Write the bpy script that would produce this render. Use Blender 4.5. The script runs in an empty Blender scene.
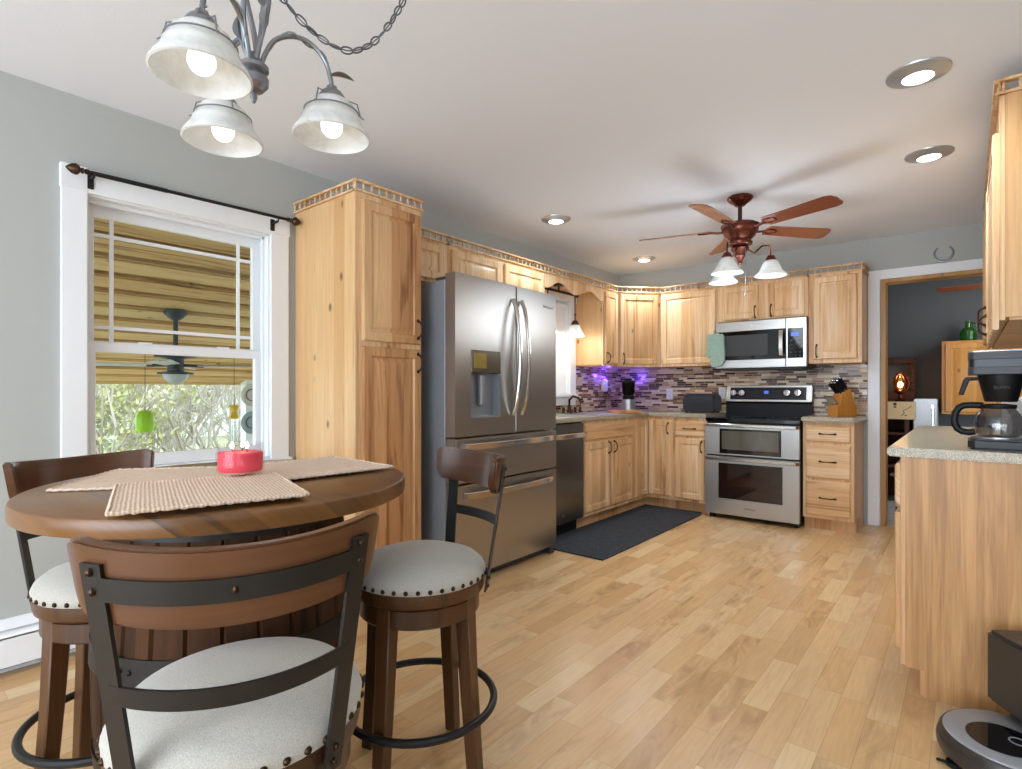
import bpy, bmesh, math, random
from mathutils import Vector, Matrix
random.seed(7)
S = bpy.context.scene
COL = S.collection
R = math.radians

# ------------------------------------------------------------------ camera
cam_d = bpy.data.cameras.new('camera'); cam = bpy.data.objects.new('camera', cam_d); COL.objects.link(cam)
cam.location = (0, 0, 1.15); cam.rotation_euler = (R(90), 0, R(39.5))
cam_d.sensor_width = 36; cam_d.lens = 554/1022*36; cam_d.shift_y = 6.5/1022; cam_d.clip_start = .02
S.camera = cam
# ------------------------------------------------------------------ world, lights, exposure
S.view_settings.view_transform = 'Standard'; S.view_settings.look = 'None'
S.view_settings.gamma = 1; S.view_settings.use_curve_mapping = False
S.view_settings.exposure = 0.72
w = bpy.data.worlds.new('overcast_sky'); S.world = w; w.use_nodes = True
wn = w.node_tree
tc = wn.nodes.new('ShaderNodeTexCoord'); sx = wn.nodes.new('ShaderNodeSeparateXYZ'); rp = wn.nodes.new('ShaderNodeValToRGB')
wn.links.new(tc.outputs['Generated'], sx.inputs[0]); wn.links.new(sx.outputs['Z'], rp.inputs[0])
rp.color_ramp.elements[0].color = (.74, .83, .94, 1); rp.color_ramp.elements[1].color = (.62, .72, .85, 1)
wn.links.new(rp.outputs[0], wn.nodes['Background'].inputs[0]); wn.nodes['Background'].inputs[1].default_value = 4.2

def area(name, loc, rot, sx_, sy_, power, color=(1, 1, 1), spread=180):
    l = bpy.data.lights.new(name, 'AREA'); l.shape = 'RECTANGLE'; l.size = sx_; l.size_y = sy_; l.energy = power; l.color = color
    l.spread = R(spread)
    o = bpy.data.objects.new(name, l); COL.objects.link(o); o.location = loc; o.rotation_euler = rot; return o
# added fill lamp far behind the camera, tilted up to brighten the ceiling
area('rear_ceiling_fill', (-0.9, -3.2, 1.1), (R(130), 0, R(0)), 4.2, 1.9, 64, (.74, .87, 1.0))
area('side_fill', (1.9, -1.0, 1.1), (R(122), 0, R(75)), 2.4, 1.9, 24, (.74, .87, 1.0))  # second added fill from the right; the wall behind it is closed

# ------------------------------------------------------------------ mesh helper
class MB:
    def __init__(s): s.bm = bmesh.new()
    def _new(s, n0): return s.bm.verts[:][n0:]
    def box(s, x0, x1, y0, y1, z0, z1, bev=0, seg=1, M=None):
        x0, x1 = min(x0, x1), max(x0, x1); y0, y1 = min(y0, y1), max(y0, y1); z0, z1 = min(z0, z1), max(z0, z1)
        vs = [s.bm.verts.new(p) for p in [(x0,y0,z0),(x1,y0,z0),(x1,y1,z0),(x0,y1,z0),(x0,y0,z1),(x1,y0,z1),(x1,y1,z1),(x0,y1,z1)]]
        fs = [s.bm.faces.new([vs[i] for i in q]) for q in [(0,3,2,1),(4,5,6,7),(0,1,5,4),(1,2,6,5),(2,3,7,6),(3,0,4,7)]]
        if M is not None:
            for v in vs: v.co = M @ v.co
        if bev:
            es = list({e for f in fs for e in f.edges})
            bmesh.ops.bevel(s.bm, geom=es, offset=bev, segments=seg, affect='EDGES', clamp_overlap=True)
        return s
    def prism(s, pts, a0, a1, axis='y', bev=0, seg=1, M=None):
        def mk(u, v, a):
            p = {'y': (u, a, v), 'x': (a, u, v), 'z': (u, v, a)}[axis]
            return s.bm.verts.new(M @ Vector(p) if M is not None else p)
        A = [mk(u, v, a0) for u, v in pts]; B = [mk(u, v, a1) for u, v in pts]
        n = len(pts); fs = [s.bm.faces.new(A), s.bm.faces.new(B[::-1])]
        for i in range(n): fs.append(s.bm.faces.new([A[i], B[i], B[(i+1) % n], A[(i+1) % n]]))
        bmesh.ops.recalc_face_normals(s.bm, faces=fs)
        if bev:
            es = list(set(fs[0].edges) | set(fs[1].edges))
            bmesh.ops.bevel(s.bm, geom=es, offset=bev, segments=seg, affect='EDGES', clamp_overlap=True)
        return s
    def lathe(s, prof, c=(0,0,0), seg=32, close=False, M=None, wob=None):
        rings = []
        for r, z in prof:
            if r <= 1e-6:
                p = Vector((c[0], c[1], c[2]+z)); rings.append([s.bm.verts.new(M @ p if M is not None else p)])
            else:
                ring = []
                for i in range(seg):
                    a = 2*math.pi*i/seg; rr = r*(wob(a) if wob else 1)
                    p = Vector((c[0]+rr*math.cos(a), c[1]+rr*math.sin(a), c[2]+z))
                    ring.append(s.bm.verts.new(M @ p if M is not None else p))
                rings.append(ring)
        if close: rings.append(rings[0])
        for A, B in zip(rings, rings[1:]):
            for i in range(seg):
                j = (i+1) % seg
                if len(A) == 1 and len(B) == 1: continue
                if len(A) == 1: s.bm.faces.new([A[0], B[j], B[i]])
                elif len(B) == 1: s.bm.faces.new([A[i], A[j], B[0]])
                else: s.bm.faces.new([A[i], A[j], B[j], B[i]])
        return s
    def tube(s, pts, r, seg=8, closed=False, cap=True, flat=None):
        pts = [Vector(p) for p in pts]; n = len(pts)
        rs = r if isinstance(r, (list, tuple)) else [r]*n
        rings = []; up = None
        for i, p in enumerate(pts):
            a = pts[(i-1) % n] if (closed or i > 0) else p
            b = pts[(i+1) % n] if (closed or i < n-1) else p
            t = (b-a).normalized()
            if up is None:
                up = Vector((0,0,1)) if abs(t.z) < .9 else Vector((1,0,0))
            u = (up - t*up.dot(t))
            if u.length < 1e-4: u = t.orthogonal()
            u.normalize(); v = t.cross(u); up = u
            fu, fv = flat if flat else (1, 1)
            rings.append([s.bm.verts.new(p + u*(rs[i]*fu*math.cos(2*math.pi*k/seg)) + v*(rs[i]*fv*math.sin(2*math.pi*k/seg))) for k in range(seg)])
        m = n if closed else n-1
        for i in range(m):
            A, B = rings[i], rings[(i+1) % n]
            for k in range(seg):
                j = (k+1) % seg; s.bm.faces.new([A[k], A[j], B[j], B[k]])
        if cap and not closed:
            s.bm.faces.new(rings[0][::-1]); s.bm.faces.new(rings[-1])
        return s
    def ball(s, c, r, sc=(1,1,1), u=16, v=10, M=None):
        m = Matrix.Translation(c) @ Matrix.Diagonal((sc[0], sc[1], sc[2], 1))
        if M is not None: m = M @ m
        bmesh.ops.create_uvsphere(s.bm, u_segments=u, v_segments=v, radius=r, matrix=m); return s
    def quad(s, ps):
        s.bm.faces.new([s.bm.verts.new(p) for p in ps]); return s
    def sweep_arc(s, a0, a1, n, zfun, r0, r1, c=(0,0), taper=None):
        """curved slab round c: radius r0..r1, height from zfun(t)=(zlo,zhi,rshift_lo,rshift_hi)"""
        rings = []
        for i in range(n+1):
            t = i/n; a = a0+(a1-a0)*t; zl, zh, dl, dh = zfun(t)
            ring = []
            for (r, z) in ((r0+dl, zl), (r1+dl, zl), (r1+dh, zh), (r0+dh, zh)):
                ring.append(s.bm.verts.new((c[0]+r*math.cos(a), c[1]+r*math.sin(a), z)))
            rings.append(ring)
        fs = []
        for A, B in zip(rings, rings[1:]):
            for k in range(4):
                j = (k+1) % 4; fs.append(s.bm.faces.new([A[k], B[k], B[j], A[j]]))
        fs.append(s.bm.faces.new(rings[0])); fs.append(s.bm.faces.new(rings[-1][::-1]))
        bmesh.ops.recalc_face_normals(s.bm, faces=fs)
        return s

def build(name, mb, mat, parent=None, smooth=35, recalc=True):
    me = bpy.data.meshes.new(name)
    if recalc: bmesh.ops.recalc_face_normals(mb.bm, faces=mb.bm.faces[:])
    mb.bm.to_mesh(me); mb.bm.free()
    if smooth:
        for p in me.polygons: p.use_smooth = True
        me.set_sharp_from_angle(angle=R(smooth))
    for m in (mat if isinstance(mat, (list, tuple)) else [mat]): me.materials.append(m)
    o = bpy.data.objects.new(name, me); COL.objects.link(o)
    if parent is not None: o.parent = parent
    return o
def tag(o, label, cat, group=None, kind=None):
    o['label'] = label; o['category'] = cat
    if group: o['group'] = group
    if kind: o['kind'] = kind
    return o
def thing(name, label, cat, loc=(0,0,0), rotz=0, group=None):
    o = bpy.data.objects.new(name, None); COL.objects.link(o); o.empty_display_size = .05
    o.location = loc; o.rotation_euler = (0, 0, R(rotz)); return tag(o, label, cat, group)
def struct(name, mb, mat, smooth=0):
    o = build(name, mb, mat, None, smooth); o['kind'] = 'structure'; return o
def dup(root, loc, rotz, label):
    r = root.copy(); COL.objects.link(r); r.location = loc; r.rotation_euler = (0, 0, R(rotz)); r['label'] = label
    def rec(a, b):
        for ch in a.children:
            c = ch.copy(); COL.objects.link(c); c.parent = b; rec(ch, c)
    rec(root, r); return r

# ------------------------------------------------------------------ materials
def lin(h):
    h = h.lstrip('#'); c = [int(h[i:i+2], 16)/255 for i in (0, 2, 4)]
    return tuple((x/12.92 if x <= .04045 else ((x+.055)/1.055)**2.4) for x in c) + (1,)
class NT:
    def __init__(s, name):
        s.m = bpy.data.materials.new(name); s.m.use_nodes = True; s.t = s.m.node_tree
        s.b = s.t.nodes['Principled BSDF']; s.out = s.t.nodes['Material Output']
    def n(s, ty, **k):
        nd = s.t.nodes.new(ty)
        for a, v in k.items():
            setattr(nd, a, v)
        return nd
    def l(s, a, b): s.t.links.new(a, b)
    def math(s, op, a, b=None, c=None):
        nd = s.n('ShaderNodeMath', operation=op)
        for i, v in enumerate((a, b, c)):
            if v is None: continue
            if isinstance(v, (int, float)): nd.inputs[i].default_value = v
            else: s.l(v, nd.inputs[i])
        return nd.outputs[0]
    def comb(s, x, y, z):
        nd = s.n('ShaderNodeCombineXYZ')
        for i, v in enumerate((x, y, z)):
            if isinstance(v, (int, float)): nd.inputs[i].default_value = v
            else: s.l(v, nd.inputs[i])
        return nd.outputs[0]
    def mix(s, f, a, b, mode='MIX'):
        nd = s.n('ShaderNodeMix', data_type='RGBA', blend_type=mode)
        for i, v in ((0, f), (6, a), (7, b)):
            if isinstance(v, (int, float)): nd.inputs[i].default_value = v
            elif isinstance(v, tuple): nd.inputs[i].default_value = v
            else: s.l(v, nd.inputs[i])
        return nd.outputs[2]
    def noise(s, vec, scale=1, detail=3, rough=.55, dist=0):
        nd = s.n('ShaderNodeTexNoise'); nd.inputs['Scale'].default_value = scale; nd.inputs['Detail'].default_value = detail
        nd.inputs['Roughness'].default_value = rough; nd.inputs['Distortion'].default_value = dist
        if vec is not None: s.l(vec, nd.inputs['Vector'])
        return nd.outputs['Fac']
    def ramp(s, f, stops, interp='LINEAR'):
        nd = s.n('ShaderNodeValToRGB'); e = nd.color_ramp.elements; nd.color_ramp.interpolation = interp
        while len(e) < len(stops): e.new(.5)
        for i, (p, c) in enumerate(stops):
            e[i].position = p; e[i].color = c if isinstance(c, tuple) else (c, c, c, 1)
        s.l(f, nd.inputs[0]); return nd.outputs[0]
    def white(s, vec):
        nd = s.n('ShaderNodeTexWhiteNoise', noise_dimensions='3D'); s.l(vec, nd.inputs['Vector']); return nd.outputs['Value']
    def bump(s, h, strength=.2, dist=.002):
        nd = s.n('ShaderNodeBump'); nd.inputs['Strength'].default_value = strength; nd.inputs['Distance'].default_value = dist
        s.l(h, nd.inputs['Height']); s.l(nd.outputs[0], s.b.inputs['Normal'])
    def coords(s, kind='Object'):
        t = s.n('ShaderNodeTexCoord'); x = s.n('ShaderNodeSeparateXYZ'); s.l(t.outputs[kind], x.inputs[0]); return x.outputs, t.outputs[kind]
def plain(name, col, rough=.5, metal=0, spec=.5, bumpy=0, bscale=80, emis=None, estr=0, trans=0, ior=1.45, coat=0):
    n = NT(name); b = n.b
    b.inputs['Base Color'].default_value = lin(col) if isinstance(col, str) else col
    b.inputs['Roughness'].default_value = rough; b.inputs['Metallic'].default_value = metal
    b.inputs['Specular IOR Level'].default_value = spec; b.inputs['Transmission Weight'].default_value = trans; b.inputs['IOR'].default_value = ior
    b.inputs['Coat Weight'].default_value = coat
    if emis: b.inputs['Emission Color'].default_value = lin(emis); b.inputs['Emission Strength'].default_value = estr
    if bumpy:
        _, v = n.coords(); n.bump(n.noise(v, bscale, 3), bumpy)
    return n.m
def wood(name, c1, c2, c3, streak, axis='z', w=.07, gm_=.28, rough=.38, dens=.62, knots=True, fine=1.0, seam=0.0, spec=.4):
    n = NT(name); (x, y, z), _ = n.coords()
    oi = n.n('ShaderNodeObjectInfo').outputs['Random']; orr = n.math('MULTIPLY', oi, 37.0)
    if axis == 'r': across, along = z, n.math('ADD', x, y)
    elif axis == 'z': across, along = n.math('ADD', x, y), z
    elif axis == 'x': across, along = n.math('ADD', z, y), x
    else: across, along = n.math('ADD', x, z), y
    across = n.math('ADD', across, orr); along2 = n.math('ADD', along, orr)
    q = n.math('DIVIDE', across, w); idx = n.math('FLOOR', q)
    rnd = n.white(n.comb(idx, orr, .5)); rz = n.math('MULTIPLY', rnd, 20)
    grain = n.noise(n.comb(n.math('MULTIPLY', across, 70*fine), n.math('MULTIPLY', along2, 2.4*fine), rz), 1, 4, .6, .6)
    fig = n.noise(n.comb(n.math('MULTIPLY', across, 13*fine), n.math('MULTIPLY', along2, 1.0*fine), rz), 1, 3, .55, 1.2)
    base = n.ramp(n.math('ADD', n.math('MULTIPLY', rnd, .55), n.math('MULTIPLY', fig, .45)), [(.15, lin(c1)), (.5, lin(c2)), (.85, lin(c3))])
    sm = n.ramp(fig, [(dens, 0.0), (dens+.12, 1.0)])
    sel = n.ramp(rnd, [(.45, 0.15), (.75, 1.0)])
    c = n.mix(n.math('MULTIPLY', n.math('MULTIPLY', sm, sel), .75), base, lin(streak))
    gm = n.ramp(grain, [(.35, 0.0), (.75, 1.0)])
    c = n.mix(n.math('MULTIPLY', gm, gm_), c, lin(streak))
    if knots:
        v = n.n('ShaderNodeTexVoronoi'); v.inputs['Scale'].default_value = 1
        n.l(n.comb(n.math('MULTIPLY', across, 7), n.math('MULTIPLY', along2, 4.2), 0), v.inputs['Vector'])
        kc = n.n('ShaderNodeSeparateColor'); n.l(v.outputs['Color'], kc.inputs[0])
        keep = n.math('GREATER_THAN', kc.outputs[0], .58)
        km = n.ramp(v.outputs['Distance'], [(.04, 1.0), (.13, 0.0)])
        c = n.mix(n.math('MULTIPLY', n.math('MULTIPLY', km, keep), .85), c, lin('#5a3418'))
    if seam:
        fr = n.math('FRACT', q); e = n.math('LESS_THAN', fr, seam)
        c = n.mix(n.math('MULTIPLY', e, .6), c, lin('#20100a'))
    n.l(c, n.b.inputs['Base Color']); n.b.inputs['Roughness'].default_value = rough; n.b.inputs['Specular IOR Level'].default_value = spec
    n.bump(grain, .08, .0015)
    return n.m

M = {}
M['hick'] = wood('hickory_vertical', '#efd0a8', '#e5bd8c', '#d5a470', '#965f36', gm_=.42, dens=.57)
M['hickh'] = wood('hickory_horizontal', '#efd0a8', '#e5bd8c', '#d5a470', '#965f36', gm_=.42, dens=.57, axis='x')
M['hickw'] = wood('hickory_warm_vertical', '#e2bb8c', '#d3a270', '#c08a58', '#844f28', w=.12, dens=.53)
M['hickside'] = wood('hickory_side_panel', '#e6c08e', '#dbae7a', '#ca9762', '#a0693a', w=.10, dens=.66)
M['penin'] = wood('maple_laminate_panel', '#d6aa76', '#ca9864', '#ba8654', '#6f4a26', w=.28, dens=.47, fine=.9, gm_=.55)
M['pine'] = wood('stained_pine', '#c08a46', '#b07a38', '#a06c2e', '#70401a', w=.12)
M['jamb'] = wood('oak_jamb', '#c79a58', '#bd8d4b', '#b08040', '#8a5f2c', knots=False)
M['walnut'] = wood('stool_walnut', '#5e3d22', '#50331c', '#432916', '#22130a', w=.3, rough=.35, knots=False, dens=.55)
M['walnutx'] = wood('backrest_walnut', '#664026', '#56351e', '#472a18', '#23130a', axis='r', w=.3, rough=.3, knots=False, dens=.55)
M['stave'] = wood('barrel_oak', '#4e311b', '#3c2412', '#2c190b', '#120904', w=.06, rough=.7, spec=.15, knots=False, dens=.5, fine=1.3)
M['ttop'] = wood('table_top_oak', '#82592f', '#704b28', '#5e3f22', '#332010', axis='x', w=.14, rough=.28, knots=False, dens=.56)
M['board'] = wood('cutting_board', '#d8a468', '#c48a4c', '#9c6232', '#6e3c1a', axis='y', w=.05, knots=False)
M['knifew'] = wood('knife_block_wood', '#c98a3c', '#bd7d30', '#b07028', '#8a5018', knots=False, w=.2)
M['fanwood'] = wood('fan_blade_cherry', '#94583a', '#854a2f', '#733d26', '#401d10', axis='x', w=.4, rough=.25, knots=False)
M['log'] = wood('porch_log_siding', '#eecb92', '#e2b97e', '#d4a768', '#85592e', axis='y', w=.256, rough=.6, dens=.52, fine=1.0)
M['driftwood'] = wood('rustic_dark_wood', '#5a3722', '#4c2c1a', '#3e2214', '#1e0f08', w=.2, rough=.7)
M['white'] = plain('white_trim_paint', '#eceef0', .35)
M['wall'] = plain('sage_grey_wall_paint', '#b2b4b0', .75, bumpy=.15, bscale=220)
M['wallb'] = plain('dark_charcoal_wall_paint', '#46494a', .7, bumpy=.1, bscale=220)
M['ceil'] = plain('ceiling_white', '#eaedf3', .8, bumpy=.3, bscale=160)
M['bronze'] = plain('oil_rubbed_bronze', '#4a3628', .35, .85)
M['black'] = plain('black_plastic', '#101012', .45, 0, .3)
M['blackm'] = plain('satin_black_steel', '#1b1a19', .42, .2)
M['blackg'] = plain('black_glass', '#08080a', .06, 0, .6)
M['pewter'] = plain('brushed_pewter', '#86878b', .35, .8)
M['nickel'] = plain('satin_nickel_trim', '#b4b8bd', .3, .7)
M['iron'] = plain('hoop_iron', '#221f1c', .5, .5, bumpy=.3, bscale=60)
M['nail'] = plain('bronze_nailhead', '#3c2c20', .28, .9)
M['chrome'] = plain('chrome', '#d8dadd', .12, 1)
M['copper'] = plain('fan_copper_bronze', '#6d3c30', .25, .8)
M['charcoal'] = plain('charcoal_plastic', '#1e1f22', .42)
M['greym'] = plain('grey_plastic', '#3a3a3d', .42)
M['vgrey'] = plain('vacuum_silver_top', '#8f9296', .35, .3)
M['vdark'] = plain('vacuum_dark_shell', '#39332f', .35)
M['whitep'] = plain('white_plastic', '#ecebe8', .35)
M['paper'] = plain('kraft_paper', '#d8b98a', .8)
M['ink'] = plain('dark_ink', '#4a3a34', .7)
M['wax'] = plain('red_wax', '#e24a5a', .45, emis='#e8505c', estr=.06)
M['greenglass'] = plain('green_glass', '#2c6a1a', .1, trans=.6)
M['lime'] = plain('lime_green_lantern', '#9fd02c', .5)
M['tilef'] = None
M['screen'] = plain('blue_display', '#0a1030', .2, emis='#4a78ff', estr=.7)
M['led'] = plain('blue_night_light', '#3a2cff', .3, emis='#3418ff', estr=14)
M['wicks'] = plain('candle_flame', '#ffdca0', .4, emis='#ffe8c0', estr=5)
M['fangrey'] = plain('outdoor_fan_metal', '#3f464a', .5)
M['fanblade2'] = plain('white_fan_blade', '#c6c8c6', .5)
M['vinyl'] = plain('pale_vinyl_siding', '#cfd0cc', .7)
M['roofg'] = plain('grey_shingles', '#8d8f90', .9)
M['bark'] = plain('grey_brown_bark', '#a89c8e', .9)
M['leafy'] = plain('yellow_green_leaves', '#b3b07a', .7)
M['leafd'] = plain('evergreen_needles', '#6f9470', .8)
M['leafb'] = plain('pale_tan_twigs', '#bcb0a0', .9)
M['grass'] = plain('autumn_lawn', '#8d8a66', .95, bumpy=.5, bscale=8)

def m_glow(name, col, s):
    n = NT(name); e = n.n('ShaderNodeEmission'); e.inputs[0].default_value = lin(col); e.inputs[1].default_value = s
    n.l(e.outputs[0], n.out.inputs[0]); return n.m
M['bulb'] = m_glow('lit_bulb', '#fffaf2', 1.6)
M['lens'] = m_glow('lit_downlight_lens', '#ffffff', 6.0)
M['warmbulb'] = m_glow('warm_filament', '#ffe0b0', 14.0)
def m_frost(name, col, tl=.5, em=0):
    n = NT(name); n.b.inputs['Base Color'].default_value = lin(col); n.b.inputs['Roughness'].default_value = .25
    t = n.n('ShaderNodeBsdfTranslucent'); 
    _, v = n.coords(); nz = n.noise(v, 18, 3, .6, 1.5)
    c = n.mix(n.ramp(nz, [(.4, 0.0), (.7, 1.0)]), lin(col), lin('#dcdcd6')); n.l(c, t.inputs[0]); n.l(c, n.b.inputs['Base Color'])
    mx = n.n('ShaderNodeMixShader'); mx.inputs[0].default_value = tl
    n.l(n.b.outputs[0], mx.inputs[1]); n.l(t.outputs[0], mx.inputs[2]); n.l(mx.outputs[0], n.out.inputs[0]); return n.m
M['frost'] = m_frost('alabaster_glass', '#ececea', .35)
M['shade'] = plain('white_roller_fabric', '#f6f6f5', .7)
def m_glass(name, tint='#ffffff', base=0.0, rough=0.0):
    n = NT(name); tr = n.n('ShaderNodeBsdfTransparent'); tr.inputs[0].default_value = lin(tint)
    g = n.n('ShaderNodeBsdfGlossy'); g.inputs['Roughness'].default_value = rough
    f = n.n('ShaderNodeFresnel'); f.inputs[0].default_value = 1.45; gg = n.n('ShaderNodeNewGeometry')
    mx = n.n('ShaderNodeMixShader'); n.l(n.math('ADD', base, n.math('MULTIPLY', n.math('MULTIPLY', f.outputs[0], .7), n.math('SUBTRACT', 1, gg.outputs['Backfacing']))), mx.inputs[0]); n.l(tr.outputs[0], mx.inputs[1]); n.l(g.outputs[0], mx.inputs[2])
    n.l(mx.outputs[0], n.out.inputs[0]); return n.m
M['pane'] = m_glass('window_glass', '#f4faf8')
M['jar'] = m_glass('clear_jar_glass', '#fbf9f9')
M['ovenglass'] = plain('smoked_oven_glass', '#15110f', .05, 0, .9)
def steel(name, col, axis, rough=.26):
    n = NT(name); (x, y, z), _ = n.coords()
    if axis == 'z': v = n.comb(n.math('MULTIPLY', x, 300), n.math('MULTIPLY', y, 300), n.math('MULTIPLY', z, 3))
    else: v = n.comb(n.math('MULTIPLY', x, 3), n.math('MULTIPLY', y, 3), n.math('MULTIPLY', z, 300))
    g = n.noise(v, 1, 3)
    n.b.inputs['Base Color'].default_value = lin(col); n.b.inputs['Metallic'].default_value = 1
    n.l(n.math('ADD', n.math('MULTIPLY', g, .05), rough-.025), n.b.inputs['Roughness']); n.b.inputs['Anisotropic'].default_value = .5
    return n.m
M['steel'] = steel('brushed_stainless', '#a5a29e', 'z', .32)
M['steelh'] = steel('brushed_stainless_horizontal', '#b8b6b2', 'x', .32)
M['steeld'] = steel('dark_stainless', '#7c7a79', 'z')
M['steelbar'] = plain('polished_steel_bar', '#cfcac2', .18, 1)
M['fridgeside'] = plain('grey_enamel_side', '#8d9096', .35, .35)

def m_floor():
    n = NT('maple_strip_laminate'); (x, y, z), _ = n.coords()
    w_, L = .092, .44
    row = n.math('FLOOR', n.math('DIVIDE', x, w_)); ro = n.white(n.comb(row, 3.3, 0))
    q = n.math('ADD', n.math('DIVIDE', y, L), n.math('MULTIPLY', ro, 7)); ci = n.math('FLOOR', q)
    r1 = n.white(n.comb(row, ci, 1.7)); r2 = n.white(n.comb(row, ci, 9.1)); rz = n.math('MULTIPLY', r1, 30)
    fig = n.noise(n.comb(n.math('MULTIPLY', x, 14), n.math('MULTIPLY', y, 3.5), rz), 1, 4, .6, 1.0)
    grain = n.noise(n.comb(n.math('MULTIPLY', x, 110), n.math('MULTIPLY', y, 7), rz), 1, 3, .6, .4)
    c = n.ramp(r1, [(0, lin('#dcb686')), (.3, lin('#d0a674')), (.6, lin('#e0c092')), (.8, lin('#c69c6a')), (1, lin('#d8b07e'))])
    sm = n.math('MULTIPLY', n.ramp(fig, [(.45, 0.0), (.72, 1.0)]), n.ramp(r2, [(.45, .1), (.9, .75)]))
    c = n.mix(sm, c, lin('#977045')); c = n.mix(n.math('MULTIPLY', n.ramp(grain, [(.4, 0.0), (.8, 1.0)]), .26), c, lin('#9c7448'))
    fx = n.math('FRACT', n.math('DIVIDE', x, w_)); fy = n.math('FRACT', q)
    e = n.math('MAXIMUM', n.math('LESS_THAN', fx, .018), n.math('LESS_THAN', fy, .004))
    c = n.mix(n.math('MULTIPLY', e, .5), c, lin('#84603c'))
    n.l(c, n.b.inputs['Base Color']); n.b.inputs['Roughness'].default_value = .27; n.b.inputs['Specular IOR Level'].default_value = .5
    n.bump(n.noise(n.comb(n.math('MULTIPLY', x, 40), n.math('MULTIPLY', y, 12), 0), 1, 2), .05, .001)
    return n.m
M['floor'] = m_floor()
def m_mosaic():
    n = NT('linear_mosaic_tile'); (x, y, z), _ = n.coords()
    a = n.math('ADD', x, y); h = .0215
    zr = n.math('DIVIDE', z, h); row = n.math('FLOOR', zr); ro = n.white(n.comb(row, .3, 2.2)); rl = n.white(n.comb(row, 8.3, 5.2))
    L = n.math('ADD', n.math('MULTIPLY', rl, .06), .075)
    q = n.math('ADD', n.math('DIVIDE', a, L), n.math('MULTIPLY', ro, 9)); ci = n.math('FLOOR', q)
    r = n.white(n.comb(row, ci, 4.4)); r2 = n.white(n.comb(row, ci, 6.4))
    c = n.ramp(r, [(0, lin('#dac8ac')), (.2, lin('#b49270')), (.4, lin('#603c28')), (.56, lin('#c8b090')), (.70, lin('#8c6446')), (.84, lin('#3c2418'))], 'CONSTANT')
    fx = n.math('FRACT', q); fz = n.math('FRACT', zr)
    e = n.math('MAXIMUM', n.math('LESS_THAN', fx, .03), n.math('LESS_THAN', fz, .10))
    c = n.mix(e, c, lin('#d2c4b0'))
    n.l(c, n.b.inputs['Base Color']); n.l(n.math('ADD', n.math('MULTIPLY', r2, .35), .08), n.b.inputs['Roughness'])
    n.bump(n.math('SUBTRACT', 1, e), .4, .001); return n.m
M['mosaic'] = m_mosaic()
def m_speckle(name, c1, c2, c3, sc=260, rough=.3):
    n = NT(name); _, v = n.coords(); a = n.noise(v, sc, 2, .6); b = n.noise(v, sc*.2, 3)
    c = n.ramp(n.math('ADD', n.math('MULTIPLY', a, .8), n.math('MULTIPLY', b, .2)), [(.35, lin(c1)), (.5, lin(c2)), (.65, lin(c3))])
    n.l(c, n.b.inputs['Base Color']); n.b.inputs['Roughness'].default_value = rough; return n.m
M['counter'] = m_speckle('speckled_laminate', '#7c6f58', '#a89c84', '#cbc1ab')
M['rug'] = m_speckle('charcoal_carpet_mat', '#15171a', '#292c31', '#474a50', 90, .95)
def m_cloth(name, c1, c2, sc=500):
    n = NT(name); _, v = n.coords(); a = n.noise(v, sc, 2, .6)
    n.l(n.ramp(a, [(.3, lin(c1)), (.7, lin(c2))]), n.b.inputs['Base Color']); n.b.inputs['Roughness'].default_value = .9
    n.b.inputs['Sheen Weight'].default_value = .2; n.bump(a, .3, .001); return n.m
M['linen'] = m_cloth('oatmeal_linen', '#9f9a90', '#bdb8ae')
M['mitt'] = m_cloth('sage_mitt_cloth', '#7d9a8c', '#a3b9a8', 120)
M['cover'] = m_cloth('black_quilted_cover', '#18191d', '#2a2c31', 200)
def m_jute():
    n = NT('braided_jute'); (x, y, z), _ = n.coords()
    wv = n.n('ShaderNodeTexWave', bands_direction='Y'); wv.inputs['Scale'].default_value = 42; wv.inputs['Distortion'].default_value = 1.5
    t = n.n('ShaderNodeTexCoord'); n.l(t.outputs['Object'], wv.inputs['Vector'])
    nz = n.noise(t.outputs['Object'], 150, 3, .7)
    c = n.ramp(n.math('ADD', n.math('MULTIPLY', wv.outputs['Fac'], .35), n.math('MULTIPLY', nz, .65)), [(.25, lin('#bca088')), (.5, lin('#d2b8a0')), (.75, lin('#e6d4c2'))])
    n.l(c, n.b.inputs['Base Color']); n.b.inputs['Roughness'].default_value = .95; n.bump(wv.outputs['Fac'], .35, .002); return n.m
M['jute'] = m_jute()
def m_tilefloor():
    n = NT('grey_floor_tile'); _, v = n.coords(); b = n.n('ShaderNodeTexBrick'); b.offset = 0
    b.inputs['Scale'].default_value = 1; b.inputs['Brick Width'].default_value = .33; b.inputs['Row Height'].default_value = .33; b.inputs['Mortar Size'].default_value = .008
    b.inputs['Color1'].default_value = lin('#b8b6b2'); b.inputs['Color2'].default_value = lin('#a8a6a2'); b.inputs['Mortar'].default_value = lin('#5c5a58')
    n.l(v, b.inputs['Vector']); n.l(b.outputs['Color'], n.b.inputs['Base Color']); n.b.inputs['Roughness'].default_value = .4; return n.m
M['tilef'] = m_tilefloor()

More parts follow.
